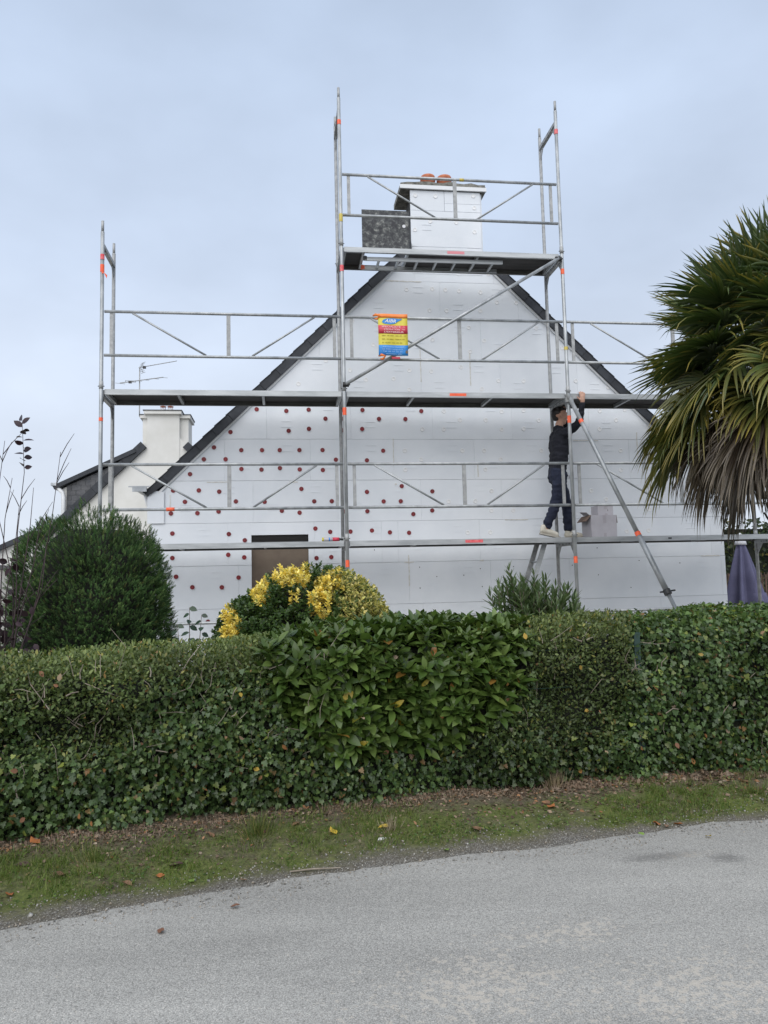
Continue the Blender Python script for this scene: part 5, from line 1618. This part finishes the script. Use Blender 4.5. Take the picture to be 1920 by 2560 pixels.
me_ = scatter_mesh('oleander_foliage', T_OLEA[0], T_OLEA[1], np.array(OP), frames(np.array(OT), np.array(ON)), np.array(OS), C)
link('foliage', me_, 'leaf', ol, kind='stuff')

# ------------------------------------------------------------------ purple-leaved plum, mostly bare
pl_ = empty('purple_plum_shrub', 'nearly bare purple-leaved plum with thin upright shoots at the far left', 'shrub', (-2.98, 5.95, 0))
stems = [[(.02, 0, 0), (.05, 0, .9), (.10, 0, 1.45), (.10, 0, 2.0), (.145, 0, 2.46), (.12, 0, 2.88)],
         [(.02, 0, 0), (.05, .03, .8), (.12, .02, 1.5), (.20, 0, 2.05), (.22, 0, 2.34)],
         [(.02, 0, 0), (.10, .0, .9), (.26, .02, 1.5), (.37, .0, 2.1), (.43, 0, 2.62)],
         [(0, 0, 0), (-.02, .0, .9), (-.02, 0, 1.6), (.0, 0, 2.1), (.05, 0, 2.42)],
         [(0, 0, 0), (-.05, .0, .9), (-.10, 0, 1.7), (-.06, 0, 2.3), (-.015, 0, 2.72)],
         [(0, 0, 0), (.0, .03, .9), (.02, 0, 1.5), (.08, .02, 1.95), (.11, 0, 2.2)],
         [(0, 0, 0), (-.10, .0, .9), (-.22, 0, 1.6), (-.34, 0, 2.2), (-.36, 0, 2.6)],
         [(0, 0, 0), (-.16, .0, .8), (-.4, 0, 1.4), (-.6, 0, 2.0)],
         [(0, 0, 0), (.06, .05, 1.0), (.05, .05, 1.6), (-.05, .03, 2.05), (-.12, 0, 2.35)],
         [(.02, 0, .4), (.15, .0, 1.1), (.30, .0, 1.55), (.33, 0, 1.9)],
         [(.02, 0, .4), (.10, .0, 1.2), (.22, .03, 1.75), (.28, 0, 2.1)]]
sr = random.Random(2)
for st in stems:
    k = len(st)
    b = MB(); b.tube(st, [.008 * (1 - i / k) ** 1.6 + .0014 for i in range(k)], 6); so = b.build('stem', 'bark_dark', pl_, True)
    for i in range(sr.randint(3, 5)):
        j = sr.randint(2, k - 1); t = sr.random()
        p = Vector(st[j - 1]).lerp(Vector(st[j]), t)
        d = Vector((sr.choice((-1, 1)) * sr.uniform(.3, .8), sr.uniform(-.3, .3), sr.uniform(.6, 1.1)))
        L = sr.uniform(.08, .30)
        b = MB(); b.tube([p, p + d * L * .5 + Vector((0, 0, .01)), p + d * L], [.0035, .003, .0015], 5); b.build('twig', 'bark_dark', so, True)
PP, TT = [], []
for i in range(15):                                           # leaves left on the tallest shoot
    t = i / 14
    p = np.array([.145 - .025 * t, 0, 2.50 + .38 * t]); al = i * 2.4
    d = np.array([math.cos(al), math.sin(al) * .8, .15 if i < 12 else .8])
    PP.append(p); TT.append(d)
for i in range(300):                                          # and low down in the shrub
    p = np.array([rng.normal(-.16, .15), rng.normal(0, .12), rng.uniform(.95, 1.55) if i > 24 else rng.uniform(1.5, 1.8)])
    PP.append(p); TT.append(rng.normal(0, 1, 3) + np.array([0, 0, -.5]))
PP, TT = np.array(PP), np.array(TT)
C = colours(len(PP), [(3, (.022, .010, .014)), (3, (.035, .016, .022)), (1, (.06, .035, .045))], .2)
put_leaves('purple_foliage', pl_, T_PRUN, PP, frames(TT, rng.normal(0, .6, PP.shape) + np.array([0, -.8, .4])), np.where(np.arange(len(PP)) < 15, rng.uniform(.06, .085, len(PP)), rng.uniform(.05, .085, len(PP))), C, 'leaf', 60, 'leaf_obj', -np.arange(len(PP)) * 1.0, 'leaf')

# sprig of dark leaves beside the yew
rs = empty('leafy_sprig', 'small dark-leaved sprig standing between the yew and the variegated bush', 'plant', (-1.62, 6.3, 0))
PP, TT = [], []
for (x, t_) in ((0, 1.36), (.10, 1.30), (-.10, 1.22)):
    b = MB(); b.tube([(0, 0, 0), (x * .6, 0, .8), (x, 0, t_)], [.007, .005, .002], 6); b.build('stem', 'bark', rs, True)
    for i in range(7):
        PP.append(np.array([x, 0, t_ - .05 * i])); TT.append(np.array([math.cos(i * 2.4), math.sin(i * 2.4) * .6 - .3, -.35]))
PP, TT = np.array(PP), np.array(TT)
put_leaves('dark_foliage', rs, T_PRUN, PP, frames(TT, np.tile([0, -1.0, .8], (len(PP), 1)) + rng.normal(0, .45, PP.shape)), rng.uniform(.05, .08, len(PP)), colours(len(PP), [(1, (.018, .04, .022)), (1, (.03, .06, .03))]), 'leaf_gloss', len(PP) - 1, 'leaf_obj', np.arange(len(PP)) * 1.0, 'leaf')

# ------------------------------------------------------------------ fan palm
palm = empty('fan_palm', 'shaggy fan palm with green upper fans and brown hanging skirt at the right edge', 'palm', (4.06, 7.62, 0))
b = MB()
tp = [(0, 0, 0), (.01, 0, 1.0), (-.01, .01, 2.2), (0, 0, 3.3), (0, 0, 3.75)]
b.tube(tp, [.17, .16, .17, .19, .12], 18); trunk = b.build('trunk', 'fibre', palm, True)
for i in range(46):
    z_ = .5 + 3.1 * i / 46; a_ = i * 2.4
    b = MB(); d = Vector((math.cos(a_), math.sin(a_), 0))
    b.bar(Vector((0, 0, z_)) + d * .14, Vector((0, 0, z_ + .16)) + d * .215, .05, .014, d); b.build('leaf_base', 'fibre', trunk)

def fan_mesh(age, q, base, d, nrm, scale, nseg=40):
    """one fan in the palm's own space: stalk, then pleated segments that sag under their weight; age 0 young .. 1 dead"""
    vs, fs, cs = [], [], []
    green = [Vector((.044, .080, .024)), Vector((.105, .142, .044))]
    yell = Vector((.42, .31, .06)); brown = Vector((.06, .042, .028)); grey = Vector((.22, .18, .13))
    pet = q.uniform(.60, .85) * scale * (1 if age < .7 else .82)
    side = d.cross(nrm).normalized()
    # the stalk sags, the blade hinges on from its end
    sag = .10 + .25 * age
    pp = [base + d * (pet * t_) + Vector((0, 0, -sag * pet * t_ * t_)) for t_ in (0, .25, .5, .75, 1.0)]
    e_ = (pp[-1] - pp[-2]).normalized()
    bend = .10 + .75 * min(age, .6)
    bd = (e_ * math.cos(bend) + Vector((0, 0, -1)) * math.sin(bend)).normalized()
    bn = (nrm - bd * nrm.dot(bd)).normalized()
    bx = bd.cross(bn).normalized()
    spread = R(q.uniform(104, 126)) * (1 if age < .7 else q.uniform(.45, .8))
    gw = (.07, .17, .30, .34)[0 if age < .2 else 1 if age < .4 else 2 if age < .7 else 3]
    yellow = q.random() < .35
    tone = q.uniform(.75, 1.2)
    for i in range(nseg):
        t = i / (nseg - 1) * 2 - 1
        al = t * spread
        ln = (.70 - .20 * abs(t) ** 1.6) * q.uniform(.92, 1.05) * scale
        droop = gw * q.uniform(.6, 1.4) + (.25 if q.random() < .10 + .25 * age else 0)
        dd_ = bd * math.cos(al) + bx * math.sin(al)
        sd = bx * math.cos(al) - bd * math.sin(al)
        cup = .20 * (1 - age * .8)
        w0 = .030 * q.uniform(.85, 1.1) * (1 if age < .7 else .8)
        o = len(vs)
        c = green[0].lerp(green[1], q.random()) * tone
        if age > .7:
            c = brown.lerp(grey, q.random() ** 3)
        elif age > .38:
            c = c.lerp(Vector((.20, .17, .045)), q.random() * (.9 if yellow else .55))
        tipc = c.lerp(yell if age < .6 else grey, .0 if q.random() < .6 - age * .5 else q.uniform(.3, .95))
        nst = 7
        sway = q.uniform(-.06, .06)
        for k in range(nst):
            f_ = k / (nst - 1)
            r = .015 + ln * f_
            w = w0 * (.35 + 2.0 * f_ if f_ < .36 else 1.07 * (1 - (f_ - .36) / .64) ** .7 + .03)
            g_ = droop * f_ ** 2.3
            ctr = pp[-1] + dd_ * (r * (1 - .35 * min(g_, 1.2) * f_)) + sd * (sway * f_ * f_) + bn * (cup * r * (.3 + .7 * abs(t))) + Vector((0, 0, -g_ * ln))
            for sg, zz in ((-1, .38 * w), (0, -.28 * w), (1, .38 * w)):
                vs.append(ctr + sd * (sg * w * .62) + bn * zz)
                cc = c.lerp(tipc, max(0, (f_ - .5) / .5) ** 1.2)
                cs.append((cc.x, cc.y, cc.z))
        for k in range(nst - 1):
            a_ = o + k * 3
            fs += [(a_, a_ + 1, a_ + 4), (a_, a_ + 4, a_ + 3), (a_ + 1, a_ + 2, a_ + 5), (a_ + 1, a_ + 5, a_ + 4)]
    o = len(vs)
    pc = (.09, .12, .04) if age < .6 else (.12, .085, .055)
    for k in range(5):
        w = .013 - .004 * k / 4
        for x_, z_ in ((-w, 0), (0, w * .8), (w, 0), (0, -w * .8)):
            vs.append(pp[k] + side * x_ + nrm * z_); cs.append(pc)
    for k in range(4):
        for j in range(4):
            a_, b_ = o + k * 4 + j, o + k * 4 + (j + 1) % 4
            fs += [(a_, b_, b_ + 4), (a_, b_ + 4, a_ + 4)]
    me_ = bpy.data.meshes.new('frond'); me_.from_pydata([tuple(v) for v in vs], [], fs)
    at_ = me_.color_attributes.new('Col', 'FLOAT_COLOR', 'POINT')
    at_.data.foreach_set('color', np.concatenate([np.array(cs), np.ones((len(cs), 1))], 1).ravel())
    me_.materials.append(M['palm']); me_.shade_smooth()
    return me_
pq = random.Random(21)
NF = 132
for i in range(NF):
    t = i / (NF - 1)                                       # 0 young (up) .. 1 old (down)
    elev = R(82 - 112 * t ** .80 + pq.uniform(-10, 10)) if t < .76 else R(pq.uniform(-30, 6))
    az = i * 2.39996 + pq.uniform(-.25, .25)
    age = 0.0 if t < .28 else .25 if t < .50 else .5 if t < .76 else .85
    d = Vector((math.cos(az) * math.cos(elev), math.sin(az) * math.cos(elev), math.sin(elev)))
    up = Vector((0, 0, 1)) if abs(d.z) < .9 else Vector((-math.cos(az), -math.sin(az), .3))
    n_ = (up - d * up.dot(d)).normalized()
    n_ = Matrix.Rotation(pq.uniform(-.6, .6), 3, d) @ n_
    base = Vector((0, 0, 3.86 - .66 * t)) + Vector((d.x, d.y, 0)) * .08
    link('frond', fan_mesh(age, pq, base, d, n_, pq.uniform(.96, 1.16)), None, palm)

# ------------------------------------------------------------------ folded parasol and the far garden edge
pa = empty('parasol', 'folded purple garden parasol standing beyond the corner of the house', 'parasol', F(9.95, 2.2, 0), TH)
b = MB(); b.tube([(0, 0, 0), (0, 0, 2.14)], .019, 10); b.build('pole', 'white_pvc', pa, True)
b = MB(); b.lathe([(.26, 0), (.26, .05), (.06, .09), (.03, .3), (.03, .32)], (0, 0, 0), 18); b.build('base', 'cement', pa, True)
b = MB(); b.lathe([(.02, 2.13), (.028, 2.15), (.028, 2.18), (.012, 2.20)], (0, 0, 0), 12); b.build('finial', 'white_pvc', pa, True)
vs, fs = [], []
ns, nr_ = 64, 14
for j in range(nr_):
    t = j / (nr_ - 1)
    z_ = 2.07 - 1.15 * t
    for k in range(ns):
        a_ = 2 * math.pi * k / ns
        fold = .5 + .5 * math.cos(a_ * 6 + .6 * math.sin(2.0 * t) + .5)
        r = .045 + (.075 + .265 * fold ** 1.5) * t ** .85 * (1 + .18 * math.sin(a_ + .8))
        zz = z_ + (.14 * fold * t if t > .8 else 0) * math.sin(a_ * 1.0 + 2.5)
        vs.append((r * math.cos(a_), r * math.sin(a_), zz))
for j in range(nr_ - 1):
    for k in range(ns):
        a_, b_ = j * ns + k, j * ns + (k + 1) % ns
        fs.append((a_, b_, b_ + ns, a_ + ns))
b = MB(); b.add(vs, fs); b.build('canopy', 'fabric_purple', pa, True)
b = MB(); b.lathe([(.10, 2.0), (.085, 2.06), (.03, 2.10), (.02, 2.12)], (0, 0, 0), 16); b.build('top_vent', 'fabric_white', pa, True)

rf = empty('reed_fence', 'brown reed screen at the end of the garden behind the parasol', 'fence', F(9, 5.2, 0), TH)
cm_ = MB(); cm_.tube([(0, 0, 0), (.01, 0, .8), (0, .005, 1.55)], [.011, .010, .007], 5); cane = cm_.mesh('cane'); cane.materials.append(M['reed'])
for i in range(240):
    o = link('cane', cane, None, rf); o.location = (-.2 + i * .019, pr.uniform(-.015, .015), pr.uniform(-.1, .0)); o.rotation_euler = (pr.uniform(-.03, .03), pr.uniform(-.03, .03), pr.uniform(0, 6))
for z_ in (.4, 1.1):
    b = MB(); b.tube([(-.25, -.03, z_), (4.4, -.03, z_)], .004, 5); b.build('binding_wire', 'black_iron', rf)
gh = empty('garden_hedge', 'dark leafy hedge at the back of the garden behind the reed screen', 'hedge', F(9, 6.0, 0), TH)
b = MB(); b.box((-.4, .1, 0), (6.5, 1.2, 2.5)); b.build('inner_branches', 'core', gh)
P = np.stack([rng.uniform(-.4, 6.5, 5200), rng.uniform(-.10, .12, 5200), rng.uniform(.9, 2.7, 5200)], 1)
P[:, 1] -= (vnoise(P, 2.5) - .5) * .5
C = colours(len(P), [(4, (.018, .032, .012)), (4, (.035, .055, .018)), (1, (.09, .10, .025)), (.3, (.16, .13, .03))], .25)
me_ = scatter_mesh('garden_hedge_foliage', T_PRUN[0], T_PRUN[1], P, frames(rng.normal(0, 1, P.shape), rng.normal(0, .6, P.shape) + np.array([0, -.8, .6])), rng.uniform(.06, .11, len(P)), C)
link('foliage', me_, 'leaf', gh, kind='stuff')

# ------------------------------------------------------------------ verge: grass, litter, grit, fallen leaves
def on_ground(X, Y):
    return np.stack([X, Y, ground_z(X, Y)], 1)
n = 210000
X = rng.uniform(-5.5, 6, n); t = rng.uniform(.08, .95, n)
yr, yh = y_road(X), y_hedge(X)
Y = yr + (yh - yr) * t
Pn = np.stack([X, Y, np.zeros(n)], 1)
dens = np.clip((vnoise(Pn, 2.6) - .36) * 2.8, 0, 1) * np.clip((vnoise(Pn + 3, 11) - .2) * 2.2, .1, 1) * np.interp(t, [.08, .2, .45, .7, .85, .95], [.15, .6, 1, .9, .35, .1]) * (.55 + .45 * vnoise(Pn + 5, 9)) * np.interp(X, [-2.5, -1, .2, 1, 2.6], [.85, .75, .65, 1.3, 1.7])
ok = rng.random(n) < dens
X, Y = X[ok], Y[ok]
P = on_ground(X, Y)
tip = unit(np.array([0, 0, 1.0]) + rng.normal(0, .5, P.shape))
L_ = rng.uniform(.012, .046, len(P)) * (.6 + 1.0 * vnoise(P, 4)) * np.interp(P[:, 0], [.3, 1.6], [1, 1.35])
S3 = np.stack([np.full(len(P), 1) * rng.uniform(.0022, .0042, len(P)), L_, L_], 1)
C = colours(len(P), [(4, (.07, .12, .02)), (4, (.115, .17, .03)), (2, (.16, .20, .045)), (1, (.24, .21, .09))], .25)
me_ = scatter_mesh('grass', T_BLADE[0], T_BLADE[1], P, frames(tip, rng.normal(0, 1, P.shape)), S3, C)
link('grass', me_, 'leaf', label='short green grass growing on the verge beside the road', cat='grass', kind='stuff')

n = 16000
X = rng.uniform(-5.5, 6, n); t = rng.uniform(.12, .92, n)
Y = y_road(X) + (y_hedge(X) - y_road(X)) * t
Pn = np.stack([X, Y, np.zeros(n)], 1)
ok = rng.random(n) < np.clip((vnoise(Pn + 11, 4.5) - .42) * 3.5, 0, 1)
P = on_ground(X[ok], Y[ok]); P[:, 2] += rng.uniform(.002, .018, len(P))
me_ = scatter_mesh('weeds', T_PRIVET[0], T_PRIVET[1], P, frames(rng.normal(0, 1, P.shape) * np.array([1, 1, .35]) + np.array([0, 0, .25]), rng.normal(0, .4, P.shape) + np.array([0, 0, 1.0])), rng.uniform(.010, .028, len(P)), colours(len(P), [(4, (.06, .11, .022)), (3, (.10, .15, .03)), (1, (.16, .18, .05)), (.6, (.20, .15, .07))], .25))
link('weeds', me_, 'leaf', label='low broad-leaved weeds and clover creeping through the verge', cat='weeds', kind='stuff')

def tuft(name, label, x, y, n_, h_, spread, stops):
    a_ = rng.uniform(0, 6.28, n_); r = np.abs(rng.normal(0, spread, n_))
    P_ = on_ground(x + r * np.cos(a_), y + r * np.sin(a_))
    tp_ = unit(np.stack([np.cos(a_) * (.3 + r * 3), np.sin(a_) * (.3 + r * 3), np.ones(n_)], 1) + rng.normal(0, .25, (n_, 3)))
    L2 = rng.uniform(.5, 1, n_) * h_
    S_ = np.stack([np.full(n_, .0045), L2, L2 * 1.6], 1)
    me2 = scatter_mesh(name, T_BLADE[0], T_BLADE[1], P_, frames(tp_, rng.normal(0, .4, (n_, 3)) + np.array([0, 0, 1.0])), S_, colours(n_, stops))
    return link(name, me2, 'leaf', label=label, cat='grass', kind='stuff')
gs = [(3, (.07, .11, .022)), (2, (.12, .15, .04)), (1, (.26, .22, .08))]
tuft('grass_tuft', 'large tuft of long grass at the foot of the hedge left of centre', -.80, 4.72, 240, .13, .10, gs)
tuft('grass_tuft', 'dry pale tuft of grass below the laurel', .0, 4.78, 70, .11, .04, [(3, (.36, .30, .22)), (1, (.16, .15, .06))])
tuft('grass_tuft', 'straw-coloured tuft at the hedge foot under the privet stretch', 1.15, 5.50, 90, .15, .05, [(3, (.34, .26, .18)), (1, (.14, .13, .05))])
tuft('grass_tuft', 'green tuft of grass on the verge at the right edge', 2.45, 5.30, 160, .09, .14, gs)
tuft('grass_tuft', 'low green tuft near the left edge of the verge', -1.65, 4.35, 160, .07, .13, gs)

# dead stalks and leaf crumbs along the hedge foot
n = 17000
X = rng.uniform(-5.5, 6, n)
t = np.clip(rng.normal(.95, .10, n) - (rng.random(n) < .24) * rng.uniform(0, .6, n), .25, 1.12)
Y = y_road(X) + (y_hedge(X) - y_road(X)) * t
P = on_ground(X, Y); P[:, 2] += .004
C = colours(n, [(3, (.17, .12, .085)), (3, (.26, .19, .13)), (2, (.08, .055, .04)), (1, (.30, .15, .07)), (1, (.36, .29, .22))], .25)
me_ = scatter_mesh('leaf_litter', T_PRUN[0], T_PRUN[1], P, frames(rng.normal(0, 1, P.shape) * np.array([1, 1, .35]), rng.normal(0, .5, P.shape) + np.array([0, 0, 1.0])), rng.uniform(.008, .036, n) * np.interp(X, [0, 1.5], [.8, 1.15]), C)
link('leaf_litter', me_, 'leaf_dry', label='brown crumbled leaf litter along the foot of the hedge', cat='leaf litter', kind='stuff')
n = 3600
X = rng.uniform(-5.5, 6, n); t = np.clip(rng.normal(.90, .05, n), .72, 1.03)
Y = y_road(X) + (y_hedge(X) - y_road(X)) * t
P = on_ground(X, Y)
dn = vnoise(P, 3.0) > .38
P = P[dn]; n = len(P)
L_ = rng.uniform(.02, .055, n)
S3 = np.stack([np.full(n, .0035), L_, L_], 1)
me_ = scatter_mesh('dry_stubble', T_BLADE[0], T_BLADE[1], P, frames(unit(np.array([0, 0, 1.0]) + rng.normal(0, .35, P.shape)), rng.normal(0, 1, P.shape)), S3, colours(n, [(3, (.26, .18, .13)), (2, (.38, .30, .23)), (1, (.12, .085, .06))], .2))
link('dry_stubble', me_, 'leaf_dry', label='clipped dry stalks standing in a band at the hedge foot', cat='stubble', kind='stuff')

# grit along the road edge
tet = ([(0, 0, .6), (.5, 0, 0), (-.3, .45, .05), (-.3, -.42, 0), (.1, .1, -.3)], [(0, 1, 2), (0, 2, 3), (0, 3, 1), (4, 2, 1), (4, 3, 2), (4, 1, 3)])
n = 9000
X = rng.uniform(-5, 5.5, n)
Y = y_road(X) + rng.normal(-.02, .17, n)
P = on_ground(X, Y); P[:, 2] = np.maximum(P[:, 2], .0) + .003
C = colours(n, [(3, (.36, .34, .31)), (3, (.25, .24, .22)), (.6, (.55, .53, .49)), (1, (.40, .34, .27))], .2)
me_ = scatter_mesh('grit', tet[0], tet[1], P, frames(rng.normal(0, 1, P.shape), rng.normal(0, 1, P.shape)), rng.gamma(2.0, .0024, n) + .003, C)
link('grit', me_, 'leaf_dry', label='loose pale grit scattered along the edge of the road', cat='grit', kind='stuff')

def curled(curl, seed):
    q = random.Random(seed)
    v, f_ = t_ellipse(.55, 5, fold=.5, curl=curl)
    return [(x + q.uniform(-.03, .03), y - .5, abs(z) + q.uniform(0, .05)) for x, y, z in v], f_
cm3 = []
for i, c_ in enumerate((-.25, .1, -.05)):
    v, f_ = curled(c_, i)
    me_ = bpy.data.meshes.new('fallen_leaf'); me_.from_pydata(v, [], f_); me_.shade_smooth(); me_.materials.append(M['leaf_dry_obj']); cm3.append(me_)
OR, BR, YE, GRN, RED, DK = (.40, .15, .055), (.24, .14, .085), (.50, .35, .05), (.20, .30, .07), (.20, .10, .065), (.09, .055, .05)
FALL = [(-2.109, 4.648, OR, .10, 'broad orange fallen leaf at the hedge foot on the far left'), (-1.783, 4.241, BR, .10, 'curled brown leaf on the verge grass at the left'),
        (-1.96, 4.035, OR, .075, 'small orange leaf at the road edge near the left border'), (-1.27, 4.302, OR, .06, 'orange leaf on the grass beside a dark brown leaf'),
        (-1.211, 4.409, DK, .09, 'dark brown leaf lying on the verge left of the long grass tuft'), (-1.08, 4.23, GRN, .06, 'fresh green leaf lying on the bare verge'),
        (-1.038, 3.54, RED, .055, 'reddish brown leaf lying out on the grey road'), (-.756, 3.783, RED, .05, 'dark red leaf on the road near its edge'),
        (-1.405, 4.179, BR, .07, 'brown leaf half hidden in the verge grass'), (-.359, 4.84, YE, .075, 'bright yellow leaf at the hedge foot below the laurel'),
        (-.045, 4.924, YE, .08, 'yellow and brown leaf against the hedge foot under the laurel'), (-.6, 4.947, BR, .06, 'brown leaf on the litter behind the long grass tuft'),
        (1.691, 5.008, OR, .085, 'long orange leaf on the mossy verge, first of three in a row'), (1.734, 4.957, BR, .05, 'small brown leaf between two orange leaves on the moss'),
        (1.821, 4.979, OR, .07, 'orange leaf on the mossy verge, last of three in a row'), (1.074, 5.26, OR, .09, 'orange leaf in the litter below the privet stretch'),
        (1.059, 5.337, BR, .08, 'brown leaf lying against an orange leaf in the litter'), (1.481, 4.664, GRN, .045, 'small pale green leaf near the road edge at the right'),
        (.311, 4.469, GRN, .05, 'small green leaf on the verge edge right of centre'), (.523, 4.864, BR, .085, 'pale brown leaf on the verge below the laurel'),
        (2.566, 5.654, BR, .09, 'large pale brown leaf at the hedge foot by the right border'), (1.851, 4.596, YE, .045, 'tiny yellow leaf on the road at the right'),
        (-2.039, 4.35, DK, .08, 'dark crumpled leaf on the verge at the far left'), (-1.108, 4.807, BR, .07, 'brown leaf in the stubble left of the long grass tuft'),
        (-.782, 4.128, BR, .04, 'small brown leaf on the bare earth by the road')]
fr = random.Random(9)
for i, (x, y, c_, l_, lab) in enumerate(FALL):
    if y > float(y_road(x)) + .1:
        x, y = x * .974, y * .974
    o = bpy.data.objects.new('fallen_leaf', cm3[i % 3]); COL.objects.link(o)
    z_ = max(float(ground_z(np.array([x]), np.array([y]))[0]), .006 if y < float(y_road(x)) else -1)
    o.location = (x, y, z_ + .006)
    o.rotation_euler = (fr.uniform(-.25, .25), fr.uniform(-.25, .25), fr.uniform(0, 6.28))
    o.scale = (l_, l_, l_)
    o.color = (*c_, 1)
    tag(o, lab, 'leaf', 'fallen leaves on the verge and road')
# a pale stone by the road and a dead stick on the bare earth
b = MB(); b.add([tuple(Vector(p) * .032) for p in [(-.6, -.3, 0), (.5, -.35, 0), (.65, .25, 0), (-.5, .35, 0), (-.45, -.2, .35), (.4, -.22, .42), (.45, .2, .36), (-.35, .22, .3)]], [(0, 3, 2, 1), (4, 5, 6, 7), (0, 1, 5, 4), (1, 2, 6, 5), (2, 3, 7, 6), (3, 0, 4, 7)])
o = b.build('stone', 'mortar', None, label='flat pale stone at the edge of the verge below the laurel', cat='stone'); o.location = (-.063, 4.62, float(ground_z(np.array([-.063]), np.array([4.62]))[0]))
b = MB(); b.tube([(0, 0, .01), (.12, .02, .014), (.27, .035, .012)], [.004, .0045, .002], 6)
o = b.build('dead_stick', 'twig', None, label='thin dead stick lying on the bare edge of the verge', cat='stick'); o.location = (-.55, 4.22, float(ground_z(np.array([-.4]), np.array([4.24]))[0]))
